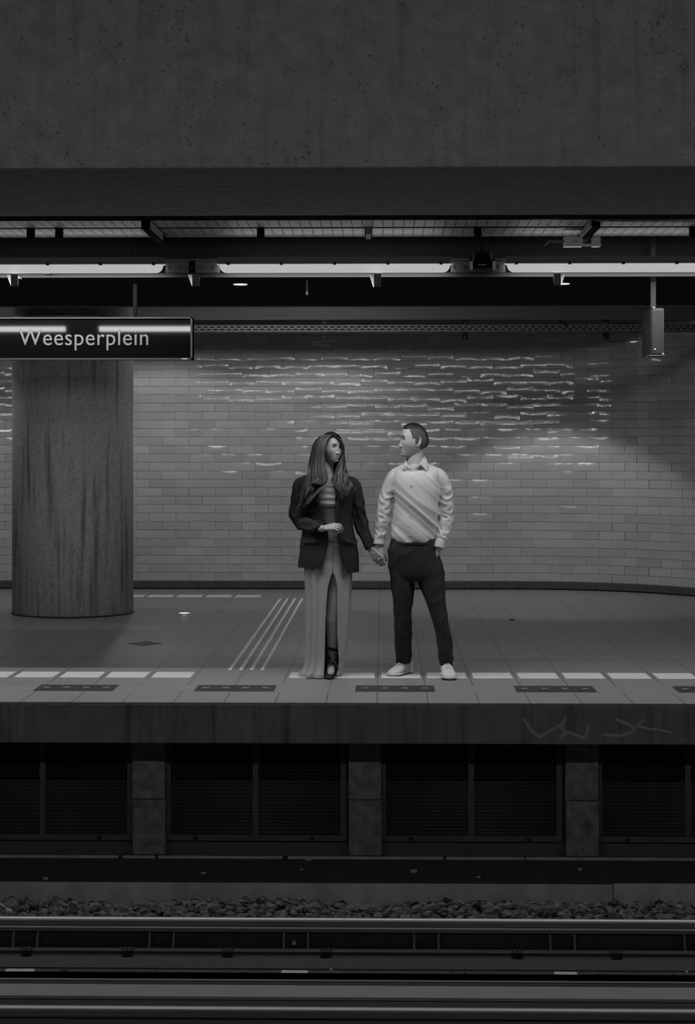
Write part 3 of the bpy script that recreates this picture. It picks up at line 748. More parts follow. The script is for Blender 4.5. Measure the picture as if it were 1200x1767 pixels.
# station sign
YS = 11.40
zt, zb_ = Zof(547, YS), Zof(620, YS); xr = Xof(332, YS); xl = xr-2.9
sg = thing('station_sign', ((xl+xr)/2, YS, zb_), 'long black hanging station sign reading Weesperplein', 'sign')
mb = MB(); mb.box(xl, xr, YS+.01, YS+.11, zb_+.004, zt-.004); part(mb, 'sign_box', M['dark'], sg)
tilt = math.radians(.72)
mb = MB(); a, b_ = xl+.012, xr-.012; h = (zt-zb_)/2; zm = (zt+zb_)/2
dy = h*math.tan(tilt)
mb.add([(a, YS+dy, zb_+.01), (b_, YS+dy, zb_+.01), (b_, YS-dy, zt-.01), (a, YS-dy, zt-.01), (a, YS+.012, zb_+.01), (b_, YS+.012, zb_+.01), (b_, YS+.012, zt-.01), (a, YS+.012, zt-.01)],
       [(0,1,2,3),(5,4,7,6),(4,5,1,0),(3,2,6,7)]); part(mb, 'glass_panel', M['sign'], sg)
mb = MB()
mb.box(xl, xr, YS-.010, YS+.115, zt-.008, zt); mb.box(xl, xr, YS-.010, YS+.115, zb_, zb_+.009); mb.box(xr-.011, xr, YS-.010, YS+.115, zb_, zt); mb.box(xl, xl+.011, YS-.010, YS+.115, zb_, zt)
part(mb, 'sign_frame', M['signframe'], sg)
mb = MB(); mb.box(Xof(314, YS), Xof(323, YS), YS-.0115, YS-.010, zb_+.001, zb_+.006); part(mb, 'latch', M['lightsteel'], sg)
for xx in (233.5, -180):
    c = Xof(xx, YS+.06); mb = MB(); mb.tube([(c, YS+.06, zt-.002), (c, YS+.06, 3.35)], .014, 12); part(mb, 'hanger', M['soffit'], sg, True)
cu = bpy.data.curves.new('lettering', 'FONT'); cu.body = 'Weesperplein'; cu.size = .127; cu.extrude = .0002; cu.offset = 0; cu.space_character = 1.06
to = bpy.data.objects.new('tmp_text', cu); COL.objects.link(to)
bpy.context.view_layer.update()
me = bpy.data.meshes.new_from_object(to.evaluated_get(bpy.context.evaluated_depsgraph_get()))
bpy.data.objects.remove(to)
xsv = [v.co.x for v in me.vertices]; x0_, x1_ = min(xsv), max(xsv); tx0, tx1 = Xof(33, YS), Xof(256, YS)
sc_ = (tx1-tx0)/(x1_-x0_); zbase = Zof(595, YS)
capz = max(v.co.y for v in me.vertices); sz = (Zof(567.5, YS)-zbase)/capz
for v in me.vertices:
    x, z, d = v.co.x, v.co.y, v.co.z
    v.co = ((x-x0_)*sc_+tx0, YS-.0035-d, z*sz+zbase)
me.materials.clear(); me.materials.append(M['letter'])
lo = bpy.data.objects.new('lettering', me); COL.objects.link(lo); parent_keep(lo, sg); lo['label'] = 'pale grey lettering reading Weesperplein'

# narrow box hanging at the right
yq = 11.40
r = thing('hanging_box', (Xof(1136, yq), yq, Zof(614, yq)), 'narrow dark metal box hanging on a post in front of the wall at the right', 'box')
z1, z0 = Zof(532, yq), Zof(613, yq)
mb = MB(); mb.box(Xof(1126, yq), Xof(1147, yq), yq, yq+.17, z0, z1); bevel(part(mb, 'box_body', M['boxmetal'], r), .012, 4)
mb = MB(); mb.box(Xof(1124.5, yq), Xof(1126, yq), yq+.006, yq+.40, z0+.004, z1-.004); part(mb, 'side_panel', M['dark'], r)
mb = MB(); mb.box(Xof(1122, yq), Xof(1148, yq), yq-.003, yq+.16, z0-.006, z0); part(mb, 'bottom_lip', M['frame'], r)
for a, b_ in ((1131, 603), (1145, 611), (1129, 531)):
    p = W(a, b_, yq-.003); mb = MB(); mb.capsule(p, p+Vector((0, .006, 0)), .006, .006, 8); part(mb, 'rivet', M['lightsteel'], r, True)
mb = MB(); mb.box(Xof(1123.5, yq+.03), Xof(1132, yq+.03), yq+.02, yq+.05, z1, 3.35); part(mb, 'post', M['lip'], r)

# ------------------------------------------------------------------ people
M['skin'] = mat('skin', .40, rough=.5, spec=.35, var=.05, vscale=30)
M['skin_w'] = mat('skin_woman', .33, rough=.5, spec=.35, var=.05, vscale=30)
M['lips'] = mat('lips', .17, rough=.4)
M['eyewhite'] = mat('eye_white', .45, rough=.25)
M['iris'] = mat('iris', .015, rough=.15)
M['brow'] = mat('brow_hair', .03, rough=.8)
M['hairdark'] = mat('dark_hair', .014, rough=.5, spec=.25)
M['hairlight'] = mat('light_hair', .10, rough=.5, spec=.4, var=.4, vscale=60)
M['hairmid'] = mat('brown_hair', .045, rough=.5, spec=.4)
M['fade'] = mat('shaved_hair', .07, rough=.75, var=.25, vscale=60)
M['shirt'] = mat('satin_shirt', .50, rough=.42, spec=.45, bump=.0004, bscale=120)
M['button'] = mat('shirt_button', .45, rough=.3)
M['trouser'] = mat('dark_trousers', .018, rough=.75, var=.15, vscale=15)
M['belt'] = mat('black_belt', .012, rough=.5)
M['shoe'] = mat('white_leather', .60, rough=.5)
M['sole'] = mat('white_sole', .62, rough=.6)
M['lace'] = mat('shoelace', .9, rough=.7)
M['outsole'] = mat('dark_outsole', .02, rough=.7)
M['blazer'] = mat('black_blazer', .014, rough=.8, var=.3, vscale=14)
M['lapel'] = mat('blazer_lapel', .018, rough=.7)
M['dress'] = mat('satin_dress', .30, rough=.5, spec=.4, var=.08, vscale=20)
M['bodice'] = mat('shaded_bodice', .15, rough=.5, spec=.4)  # dress satin made darker: the blazer's shadow is put into the colour
M['band'] = mat('satin_band', .50, rough=.4, spec=.5)
M['heel'] = mat('black_shoe', .010, rough=.4)
M['legdark'] = mat('skin_leg', .22, rough=.55)
M['ring'] = mat('silver_ring', .8, rough=.25, metal=1)
M['nail'] = mat('pale_nail', .7, rough=.25)

def sm(x): x = max(0.0, min(1.0, x)); return x*x*(3-2*x)
def G(x, s): return math.exp(-(x/s)**2)
def cat(a, b, c, d, t): return .5*((2*b)+(-a+c)*t+(2*a-5*b+4*c-d)*t*t+(-a+3*b-3*c+d)*t**3)
def resample(rows, n):
    """Catmull-Rom through rows (tuples of numbers), n steps per span"""
    out = []
    m = len(rows)
    for i in range(m-1):
        a, b, c, d = rows[max(i-1, 0)], rows[i], rows[i+1], rows[min(i+2, m-1)]
        for k in range(n):
            t = k/n; out.append(tuple(cat(p, q, r, s, t) for p, q, r, s in zip(a, b, c, d)))
    out.append(tuple(rows[-1])); return out
def loft(mb, rings, caps=True, mi=0):
    """rings: list of lists of points, all the same length"""
    n = len(rings[0]); vs = [p for r in rings for p in r]; fs = []
    for j in range(len(rings)-1):
        for i in range(n): fs.append((j*n+i, j*n+(i+1) % n, (j+1)*n+(i+1) % n, (j+1)*n+i))
    if caps:
        fs.append(tuple(range(n))[::-1]); fs.append(tuple(range((len(rings)-1)*n, len(rings)*n))); fs = outward(vs, fs)
    mb.add(vs, fs, mi)
def ridge(v): return (1-abs(noise.noise(v)))**4
def slab_rings(rows, Y0, n=64, ex=2.4, per=6, disp=None, vneck=0):
    """rows: (py, pxL, pxR, depth radius, dY). Horizontal rings from a silhouette measured at depth Y0."""
    out = []
    for (py, a, b, ry, dy) in resample(rows, per):
        xa, xb = Xof(a, Y0+dy), Xof(b, Y0+dy); z = Zof(py, Y0+dy); cx = (xa+xb)/2; rx = (xb-xa)/2; ring = []
        for i in range(n):
            t = 2*PI*i/n; c, s = math.cos(t), math.sin(t)
            x = math.copysign(abs(c)**(2/ex), c)*rx; y = math.copysign(abs(s)**(2/ex), s)*ry
            p = Vector((cx+x, Y0+dy+y, z-(vneck*max(0, -s)**2*sm((812-py)/12) if vneck else 0)))
            if disp:
                nrm = Vector((x/max(rx, .01)**2, y/max(ry, .01)**2, 0)).normalized(); p += nrm*disp(p, t)
            ring.append(p)
        out.append(ring)
    return out
def arm_rings(pts, n=40, per=8, disp=None):
    """pts: (x, y, z, r)"""
    out = []; P = resample(pts, per); m = len(P); ref = None
    for j, (x, y, z, r) in enumerate(P):
        a = Vector(P[max(j-1, 0)][:3]); b = Vector(P[min(j+1, m-1)][:3]); d = (b-a).normalized()
        if ref is None: ref = Vector((1, 0, 0))
        u = (ref-d*ref.dot(d)).normalized(); w_ = d.cross(u); ref = u; ring = []
        for i in range(n):
            t = 2*PI*i/n; nr = u*math.cos(t)+w_*math.sin(t)
            rr = r+(disp(Vector((x, y, z)), t, j/(m-1)) if disp else 0)
            ring.append(Vector((x, y, z))+nr*rr)
        out.append(ring)
    return out
def PT(px_, py_, Y, r=None):
    v = W(px_, py_, Y); return (v.x, v.y, v.z) if r is None else (v.x, v.y, v.z, r)
def remesh(o, vox, it=3):
    m = o.modifiers.new('remesh', 'REMESH'); m.mode = 'VOXEL'; m.voxel_size = vox; m.use_smooth_shade = True
    if it: s = o.modifiers.new('smooth', 'SMOOTH'); s.factor = .5; s.iterations = it
    return o

# ---- heads.  local axes: x to the subject's left ear side, y forward, z up; origin mid-head
def head_points(sc, fem, nu=150, nv=130):
    """returns grid of local points"""
    pts = []
    for j in range(nv+1):
        ph = PI*j/nv
        for i in range(nu):
            th = 2*PI*i/nu
            dx, dy, dz = math.sin(ph)*math.sin(th), math.sin(ph)*math.cos(th), math.cos(ph)
            x = dx*.0755; y = dy*(.094 if dy > 0 else .100); z = dz*.116
            # skull: fuller back, lower back tucked in
            if dy < 0 and z < 0: y *= 1-.45*sm(-z/.10)
            if z < -.01:
                k = sm((-z-.01)/.10); x *= 1-(.31 if fem else .27)*k
                if dy > 0: y *= 1+.10*k
            if dy > 0:
                x *= 1-.03*dy
                fw = sm(dy*2.2)
                y -= .006*G(x, .06)*G(z-.01, .03)*fw*0
                # flatten the face a little
                y = y-(.010*sm((dy-.75)/.25))*G(z-.0, .09)
                nz = z
                # forehead, brow, sockets
                y += .003*G(nz-.033, .012)*G(abs(x)-.028, .022)*fw
                y -= .0085*G(nz-.012, .013)*G(abs(x)-.031, .015)*fw
                y -= .003*G(nz-.020, .012)*G(x, .012)*fw
                # lower jaw carried forward to the chin
                y += (.024 if not fem else .019)*sm((-nz-.050)/.045)*(1-sm((-nz-.104)/.012))*math.exp(-(x/.040)**2)*sm(dy*3.5)
                # cheekbones
                y += .0045*G(nz+.020, .020)*G(abs(x)-.043, .017)*fw
                # nose
                t = (.018-nz)/.055
                if 0 <= t <= 1.12:
                    hgt = (.0022+.0195*min(t, 1.0)**1.6)*(.85 if fem else 1.0)*(1-sm((t-1.0)/.12))
                    y += hgt*G(x, .0070+.004*t)*fw
                y += .0075*G(nz+.036, .007)*G(abs(x)-.012, .0065)*fw
                # mouth
                y += .0005*G(nz+.066, .020)*G(x, .030)*fw
                y += (.0035 if fem else .0022)*G(nz+.0585, .0048)*G(x, .019)*fw
                y += (.0040 if fem else .0026)*G(nz+.0715, .0056)*G(x, .016)*fw
                y -= .0030*G(nz+.0650, .0024)*G(x, .024)*fw
                y -= .004*G(nz+.082, .006)*G(x, .022)*fw
                # chin
                y += .005*G(nz+.097, .012)*G(x, .018)*fw
            pts.append(Vector((x, y, z))*sc)
    return pts
def build_head(root, centre, fwd, up, sc, fem, skin, mbody):
    """adds the head to mbody; returns functions to map and pick faces"""
    nu, nv = 150, 130
    f = Vector(fwd).normalized(); u = Vector(up); u = (u-f*u.dot(f)).normalized(); x_ = f.cross(u)  # x_ : subject's right
    Rm = Matrix((x_, f, u)).transposed()
    C = Vector(centre)
    loc = head_points(sc, fem, nu, nv)
    wd = [C+Rm @ p for p in loc]
    faces = [(j*nu+i, j*nu+(i+1) % nu, (j+1)*nu+(i+1) % nu, (j+1)*nu+i) for j in range(nv) for i in range(nu)]
    mbody.add(wd, outward(wd, faces))
    def patch(test, off, mats, name, thick=False):
        mb = MB(); idx = {}; vs = []; fs = []
        sel = []
        for fc in faces:
            c = sum((loc[k] for k in fc), Vector())/4/sc
            if test(c): sel.append(fc)
        for fc in sel:
            fc = tuple(0 if k < nu else (nv*nu if k >= nv*nu else k) for k in fc)
            fc = tuple(dict.fromkeys(fc))
            for k in fc:
                if k not in idx:
                    l = loc[k]; i = k % nu; j = k//nu
                    a = loc[j*nu+(i+1) % nu]-loc[j*nu+(i-1) % nu]; b = loc[min(j+1, nv)*nu+i]-loc[max(j-1, 0)*nu+i]
                    nr = b.cross(a)
                    if nr.length < 1e-9: nr = l.copy()
                    nr.normalize()
                    if k == 0: nr = Vector((0, 0, 1))
                    if nr.dot(l) < 0: nr = -nr
                    idx[k] = len(vs); o_ = off(l/sc) if callable(off) else off
                    vs.append(C+Rm @ (l+nr*o_))
            fs.append(tuple(idx[k] for k in fc))
        mb.add(vs, fs); o = mb.build(name, mats, root, True)
        return o
    def loc2w(p): return C+Rm @ (Vector(p)*sc)
    front = [p/sc for p in loc if p.y > 0]
    def surf(x, z, off=0.0):
        near = sorted((((p.x-x)**2+(p.z-z)**2, p.y) for p in front if abs(p.x-x) < .006 and abs(p.z-z) < .006))[:4]
        wt = [1/(d+1e-7) for d, _ in near]; y = sum(a*b for a, (_, b) in zip(wt, near))/sum(wt)
        return C+Rm @ (Vector((x, y+off, z))*sc)
    return patch, loc2w, Rm, surf
def eyes(root, surf, fem, look=0.0):
    for s in (-1, 1):
        def disc(a, b, off, dx=0, n=16, bulge=.002):
            vs = []; fs = []
            for r in range(4):
                for i in range(n):
                    t = 2*PI*i/n; q = r/3
                    xx = dx+a*q*math.cos(t); zz = b*q*math.sin(t)*(1-.25*math.cos(t)**2)
                    vs.append(surf(s*.031+xx, .0115+zz, off+bulge*(1-q*q)-.0012*(r == 3)))
            for r in range(3):
                for i in range(n): fs.append((r*n+i, r*n+(i+1) % n, (r+1)*n+(i+1) % n, (r+1)*n+i))
            return vs, fs
        mb = MB(); vs, fs = disc(.0140, .0056, .0010); mb.add(vs, fs); o = mb.build('eye', M['eyewhite'], root, True)
        mi = MB(); vs, fs = disc(.0060, .0052, .0022, look); mi.add(vs, fs); mi.build('iris', M['iris'], o, True)
        ml = MB(); pts = []
        for k in range(7):
            t = -1+k/3; pts.append(surf(s*.031+t*.0155, .0115+.0060-.0040*t*t, .0016))
        ml.tube(pts, [.0010, .0016, .0020, .0022, .0020, .0016, .0010], 6); ml.build('eyelid', M['brow'], root, True)

# ---- hands
def hand(mb, wrist, d, n, sc, curl=(.6, .8, .5), thumb=1, spread=.04, thumb_curl=.5, nails=None, thumb_out=.7):
    """d: finger direction, n: direction the palm faces, thumb: +1/-1 side along d x n"""
    d = Vector(d).normalized(); n = Vector(n); n = (n-d*n.dot(d)).normalized(); w_ = d.cross(n)*thumb
    W0 = Vector(wrist); ends = []
    lens = [(.044, .027, .020), (.048, .030, .021), (.045, .028, .020), (.036, .022, .018)]
    for i in range(4):
        o = (1.5-i)*.0195
        k0 = W0+w_*o*.45*sc; k1 = W0+(d*(.088-.006*abs(i-1))+w_*o)*sc
        mb.capsule(k0, k1, .0145*sc, .0115*sc, 10)
        if i < 3: mb.capsule(k0+w_*-.009*sc, k1+w_*-.0098*sc-d*.008*sc, .0135*sc, .0105*sc, 10)
        dirv = (d+w_*spread*(1.5-i)).normalized(); p = k1; a = 0; nn = n
        for q in range(3):
            a += curl[q]*(1+.10*i); dv = dirv*math.cos(a)+n*math.sin(a); p2 = p+dv*lens[i][q]*sc
            r0 = (.0092, .0082, .0074)[q]*sc*(.9 if i == 3 else 1); r1 = (.0082, .0074, .0062)[q]*sc*(.9 if i == 3 else 1)
            mb.capsule(p, p2, r0, r1, 10); p = p2
        ends.append((p, dv))
        if i == 2: ends_ring = (k1.lerp(k1+dirv*.02*sc, 1), dirv)
    b = W0+(d*.018+w_*.016+n*.004)*sc
    t1 = b+(d*.036+w_*.030*thumb_out/.7+n*.012)*sc; mb.capsule(b, t1, .0150*sc, .0112*sc, 10)
    t2 = t1+((d*math.cos(thumb_curl)+n*math.sin(thumb_curl))*.030+w_*.010)*sc; mb.capsule(t1, t2, .0105*sc, .0090*sc, 10)
    t3 = t2+((d*math.cos(thumb_curl*1.6)+n*math.sin(thumb_curl*1.6))*.024)*sc; mb.capsule(t2, t3, .0090*sc, .0074*sc, 10)
    return ends

# ================================================================== the man
YM = 12.0
man = thing('person', (Xof(722, YM), YM, 0), 'standing person in a pale satin shirt and dark trousers, one hand in pocket', 'person', None)
body = MB()
hc = W(713, 761.5, YM+.01)
mfwd = Vector((-.955, -.30, .02))
patch, l2w, Rm, surf = build_head(man, hc, mfwd, (-.02, 0, 1), 1.0, False, M['skin'], body)
# neck, trunk, arms, legs under the clothes
body.capsule(PT(716, 775, YM+.03), PT(716, 808, YM+.03), .054, .062, 20)
body.capsule(PT(716, 815, YM+.02), PT(716, 925, YM+.01), .075, .085, 20)
body.capsule(PT(698, 818, YM+.03), PT(736, 818, YM+.03), .045, .045, 16)
for pts in ([PT(694, 820, YM+.02, .028), PT(676, 835, YM+.01, .028), PT(665, 862, YM, .032), PT(661, 893, YM-.01, .033), PT(656, 930, YM-.02, .026), PT(655, 944, YM-.02, .025)],
            [PT(745, 820, YM+.02, .028), PT(763, 835, YM+.02, .028), PT(770, 862, YM+.03, .034), PT(767, 893, YM+.04, .033), PT(760, 930, YM-.02, .026), PT(758, 945, YM-.04, .026)]):
    for a, b_ in zip(pts[:-1], pts[1:]): body.capsule(a[:3], b_[:3], a[3], b_[3], 14)
for pts in ([PT(692, 950, YM+.01, .07), PT(696, 1030, YM, .05), PT(698, 1095, YM+.05, .042), PT(701, 1150, YM+.15, .036)],
            [PT(740, 950, YM+.01, .07), PT(752, 1030, YM-.01, .05), PT(765, 1095, YM-.02, .042), PT(773, 1152, YM+.01, .036)]):
    for a, b_ in zip(pts[:-1], pts[1:]): body.capsule(a[:3], b_[:3], a[3], b_[3], 14)
# his right hand, holding hers
hand(body, PT(654, 941, YM-.03), (-.06, -.05, -1), (.25, .95, .0), .98, curl=(.45, .75, .5), thumb=1, thumb_curl=.35, thumb_out=.55)
# his left hand in the pocket: wrist and back of the hand show
hand(body, PT(757.5, 943, YM-.035), (-.16, .30, -1), (-.9, .3, 0), .95, curl=(.25, .3, .2), thumb=1)
# ears
def ear(mb, l2w, s, sc):
    pts = []; rs = []
    for k in range(11):
        a = -1.9+k*.42
        pts.append(l2w((s*(.0715+.008*(k < 7)), -.012-.015*math.cos(a+.4)*.9-.004, -.004+.029*math.sin(a)*-1))); rs.append(.0042*sc)
    mb.tube(pts, rs, 8)
    mb.capsule(l2w((s*.066, -.010, .004)), l2w((s*.0715, -.012, -.018)), .010*sc, .007*sc, 10)
for s in (-1, 1): ear(body, l2w, s, 1.0)
ob = body.build('body', M['skin'], man, True); remesh(ob, .0032, 1)
# hair: dark top and back, shaved sides
def dfade(c):
    z, y, ax = c.z, c.y, abs(c.x)
    d = max(min(z-.016, .026+.22*(z-.016)-y), min(-.028-y, z+.052), min(y+.016, .008-y, z+.020))
    return min(d, ax-.03, .095-z)
def dtop(c):
    z, y, ax = c.z, c.y, abs(c.x)
    return max(min(z-(.080-.10*max(0, ax-.045)), .086-y), min(-.02-y, z+.046, .044+.10*max(0, z)-ax))
patch(lambda c: dfade(c) > -.006, lambda l: max(-.002, min(.0026, dfade(l)*.8)), M['fade'], 'shaved_sides')
patch(lambda c: dtop(c) > -.006, lambda l: max(-.002, min(.0088, dtop(l)*.62)), M['hairdark'], 'hair')
def dlip(c, zc, h, w_, cr): return min(h-abs(c.z-zc-cr*abs(c.x))-.12*max(0, abs(c.x)-.008), w_-abs(c.x), c.y-.04)
def lips(patch, fem, root):
    for nm, zc, h in (('upper_lip', -.0588, .0046), ('lower_lip', -.0712, .0052)):
        w_ = .020 if fem else .019
        patch(lambda c: dlip(c, zc, h, w_, .22 if fem else .0) > -.003, lambda l: max(-.0012, min(.0013, dlip(l, zc, h, w_, .22 if fem else .0)*.8)), M['lips'], nm)
lips(patch, False, man)
for s in (-1, 1):
    mb = MB(); mb.tube([surf(s*(.012+.0065*k), .0300+.0040*math.sin(k/5*2.4), .0014) for k in range(6)], [.0018, .0030, .0032, .0030, .0022, .0010], 6); mb.build('eyebrow', M['brow'], man, True)
eyes(man, surf, False)
# shirt
def torso_disp(p, t):
    q = Vector(((p.x-hc.x)*3.2+p.z*3.0, p.y*1.2, p.z*10+(p.x-hc.x)*9))
    low = sm((1.42-p.z)/.35)
    r = ridge(q)*.020+ridge(q*1.8+Vector((3, 1, 7)))*.007
    return (r-.006)*(.12+.9*low)
rows = [(798, 700, 735, .058, .03), (803, 690, 747, .070, .03), (809, 680, 759, .084, .025), (818, 676, 762, .100, .02), (835, 677, 758, .116, .015), (862, 680, 757, .120, .01), (885, 679, 755, .119, .01), (908, 675.5, 754, .118, .01), (924, 674, 753, .117, .01), (932, 676, 751, .113, .01), (936, 678, 749, .108, .01)]
sh = MB(); loft(sh, slab_rings(rows, YM, 128, 2.25, 14, torso_disp, .045))
def sleeve_disp(p, t, f):
    k = sm((f-.22)/.2)
    q = Vector((p.z*27+math.sin(t)*1.0, math.cos(t)*.8+p.z*3, math.sin(t)*.8))
    return ((ridge(q)-.35)*.012+(ridge(q*1.7+Vector((5, 2, 2)))-.4)*.003)*(.12+.88*k)
loft(sh, arm_rings([PT(688, 817, YM+.02, .050), PT(680, 826, YM+.015, .053), PT(671, 845, YM+.01, .0475), PT(666, 864, YM, .0450), PT(661.5, 893, YM-.01, .0455), PT(658, 915, YM-.015, .041), PT(656, 929, YM-.02, .0375)], 48, 12, sleeve_disp))
loft(sh, arm_rings([PT(750, 817, YM+.02, .050), PT(760, 826, YM+.02, .054), PT(768, 845, YM+.025, .0500), PT(770, 864, YM+.03, .0500), PT(769.5, 893, YM+.035, .0500), PT(765, 915, YM+.01, .046), PT(760.5, 932, YM-.02, .040)], 48, 12, sleeve_disp))
osh = sh.build('shirt', M['shirt'], man, True); remesh(osh, .0045, 9)
cf = MB(); loft(cf, arm_rings([PT(656, 926, YM-.02, .0365), PT(655.2, 932, YM-.02, .0375), PT(654.3, 940, YM-.025, .0385)], 40, 5)); o = cf.build('cuff', M['shirt'], man, True)
cf = MB(); loft(cf, arm_rings([PT(761, 930, YM-.02, .036), PT(759, 938, YM-.03, .0365), PT(757, 946, YM-.04, .036)], 40, 5)); o = cf.build('cuff', M['shirt'], man, True)
# placket and buttons
pk = MB(); pts = []
for i, (xx, yy) in enumerate(((712, 816), (710.5, 835), (709, 850), (708, 870), (708, 890), (707.5, 910), (707.5, 928))):
    pts.append((xx, yy))
yfront = lambda py: YM+.012-.121*(1 if py > 830 else .70+.30*sm((py-806)/26))-.0035
for (xx, yy) in ((710.3, 838), (708.8, 855), (708, 872), (707.6, 890), (707.2, 908), (707, 924)):
    p = W(xx, yy, yfront(yy)-.004); bt = MB(); bt.capsule(p+Vector((0, .003, 0)), p+Vector((0, .008, 0)), .0042, .0042, 12); bt.build('button', M['button'], man, True)
# collar: stand and two pointed leaves
cl = MB(); rings = []
for (py_, rx, ry, dy) in ((806, .068, .066, .028), (800, .062, .062, .03), (794, .058, .060, .035)):
    ring = []
    for i in range(40):
        t = 2*PI*i/40; s = math.sin(t)
        drop = -.034*max(0, -s)**1.5
        ring.append(Vector((Xof(717, YM)+rx*math.cos(t), YM+dy+ry*s, Zof(py_, YM)+drop*(1 if py_ < 806 else .6)+.012*max(0, s))))
    rings.append(ring)
vs = [p for r_ in rings for p in r_]; fs = []
for j in range(len(rings)-1):
    for i in range(40):
        if math.sin(2*PI*(i+.5)/40) > -.62: fs.append((j*40+i, j*40+(i+1) % 40, (j+1)*40+(i+1) % 40, (j+1)*40+i))
cl.add(vs, fs); o = cl.build('collar_stand', M['shirt'], man, True); s_ = o.modifiers.new('solid', 'SOLIDIFY'); s_.thickness = .003
def leaf(pts, name='collar_leaf'):
    mb = MB(); vs = [Vector(PT(*p)) for p in pts]
    mb.add(vs, [tuple(range(len(vs)))]); o = mb.build(name, M['shirt'], man); s_ = o.modifiers.new('solid', 'SOLIDIFY'); s_.thickness = .005; s_.offset = 0; bevel(o, .001)
    return o
leaf([(733, 786, YM+.06), (737, 793, YM+.02), (738, 800, YM-.02), (736.5, 812, YM-.080), (726, 801.5, YM-.075), (714, 811, YM-.082), (718, 805, YM-.07), (727, 796, YM-.03)])
leaf([(701, 795, YM-.02), (698, 800, YM-.04), (694.5, 811, YM-.075), (701, 804.5, YM-.074), (712, 812, YM-.082), (704, 802, YM-.06)])
# trousers
def tr_disp(p, t, *a):
    q = Vector((p.x*9+p.z*4, p.y*5, p.z*7-p.x*5)); return (ridge(q)-.5)*.008
tr = MB()
loft(tr, slab_rings([(931, 675.5, 752.5, .108, .01), (938, 673.5, 754, .110, .01), (950, 670, 757.5, .113, .01), (965, 669.5, 761.5, .115, .012), (982, 671, 766, .112, .012), (994, 673, 767.5, .100, .01), (1002, 680, 760, .07, .01)], YM, 72, 2.3, 6, tr_disp))
loft(tr, slab_rings([(975, 671, 717, .090, .01), (1000, 673.5, 717, .086, .01), (1030, 677.5, 714, .076, .005), (1060, 680, 711, .070, .02), (1099, 681.5, 711.5, .066, .05), (1125, 682.5, 711, .064, .09), (1144, 682.5, 710.5, .062, .14)], YM, 56, 2.1, 8, tr_disp))
loft(tr, slab_rings([(975, 719, 765, .090, .01), (1000, 719, 768, .086, .0), (1030, 731, 769.5, .076, -.01), (1060, 742.5, 772.5, .070, -.02), (1099, 752.5, 780.5, .064, -.02), (1128, 756.5, 782, .060, -.02), (1148, 758, 782.5, .060, .0)], YM, 56, 2.1, 8, tr_disp))
remesh(tr.build('trousers', M['trouser'], man, True), .006, 2)
# turned-up hems
bl = MB(); loft(bl, slab_rings([(929, 675.5, 752.5, .112, .01), (934, 674.5, 753.5, .113, .01), (939, 673, 754.5, .114, .01)], YM, 64, 2.3, 4)); bl.build('belt', M['belt'], man, True)
# sneakers
def sneaker(root, toe, heel, yaw_extra=0):
    t = Vector(toe); h = Vector(heel); f = (t-h); L = f.length; f.normalize(); s = Vector((0, 0, 1)).cross(f)
    def ringset(rows, n=32, zb=0.0):
        out = []
        for (q, hw, z0, z1, sh) in resample(rows, 6):
            ring = []; c = h+f*L*q+s*sh
            for i in range(n):
                a = 2*PI*i/n; cx_, sx_ = math.cos(a), math.sin(a)
                xx = math.copysign(abs(cx_)**.75, cx_)*hw; zz = (z0+z1)/2+math.copysign(abs(sx_)**.8, sx_)*(z1-z0)/2
                if zz > (z0+z1)/2: xx *= 1-.28*((zz-(z0+z1)/2)/max(.001, (z1-z0)/2))**2
                ring.append(c+s*xx+Vector((0, 0, zz)))
            out.append(ring)
        return out
    up = MB(); loft(up, ringset([(.0, .018, .02, .060, 0), (.03, .031, .018, .090, 0), (.12, .037, .016, .112, 0), (.28, .038, .016, .108, 0), (.42, .039, .016, .094, 0), (.58, .043, .016, .074, 0), (.74, .047, .016, .056, 0), (.88, .043, .016, .046, 0), (.96, .031, .016, .038, 0), (1.0, .010, .018, .026, 0)]))
    up.build('upper', M['shoe'], root, True)
    so = MB(); loft(so, ringset([(-.02, .012, .006, .022, 0), (.01, .032, .005, .029, 0), (.15, .040, .005, .029, 0), (.4, .039, .006, .028, 0), (.6, .045, .006, .027, 0), (.78, .051, .006, .028, 0), (.92, .045, .007, .029, 0), (.99, .028, .008, .027, 0), (1.015, .008, .010, .024, 0)]))
    o = so.build('sole', M['sole'], root, True)
    ou = MB(); loft(ou, ringset([(-.01, .012, .0, .007, 0), (.02, .031, .0, .007, 0), (.4, .036, .0, .007, 0), (.75, .048, .0, .007, 0), (.92, .041, .0, .008, 0), (.985, .022, .002, .009, 0)])); ou.build('outsole', M['outsole'], root, True)
    for k in range(6):
        q = .34+.062*k; zt_ = (.1075, .1010, .0935, .0865, .0785, .0710)[k]; wv = .021-.0006*k
        lm = MB(); c = h+f*L*q
        pts = [c-s*wv*(1.0)+Vector((0, 0, zt_-.008)), c-s*wv*.4+Vector((0, 0, zt_+.001)), c+s*wv*.4+Vector((0, 0, zt_+.001)), c+s*wv+Vector((0, 0, zt_-.008))]
        lm.tube(pts, .0028, 6); lm.build('lace', M['lace'], root, True)
    lm = MB(); c = h+f*L*.28
    lm.tube([c+Vector((0, 0, .108)), c+s*.022+f*.01+Vector((0, 0, .112)), c+s*.040+f*.012+Vector((0, 0, .100)), c+s*.046+f*.02+Vector((0, 0, .088))], .003, 6)
    lm.tube([c+Vector((0, 0, .108)), c-s*.022+f*.01+Vector((0, 0, .112)), c-s*.036+f*.014+Vector((0, 0, .098))], .003, 6); lm.build('lace_bow', M['lace'], root, True)
    tg = MB(); c = h+f*L*.24; tg.capsule(c+Vector((0, 0, .09))+f*.016, c+Vector((0, 0, .122))+f*.004, .018, .015, 12, flat=1); tg.build('tongue', M['shoe'], root, True)
def ground(px_, py_):
    Y = CAMZ*FPX/(py_-HOR); return Vector((Xof(px_, Y), Y, 0))
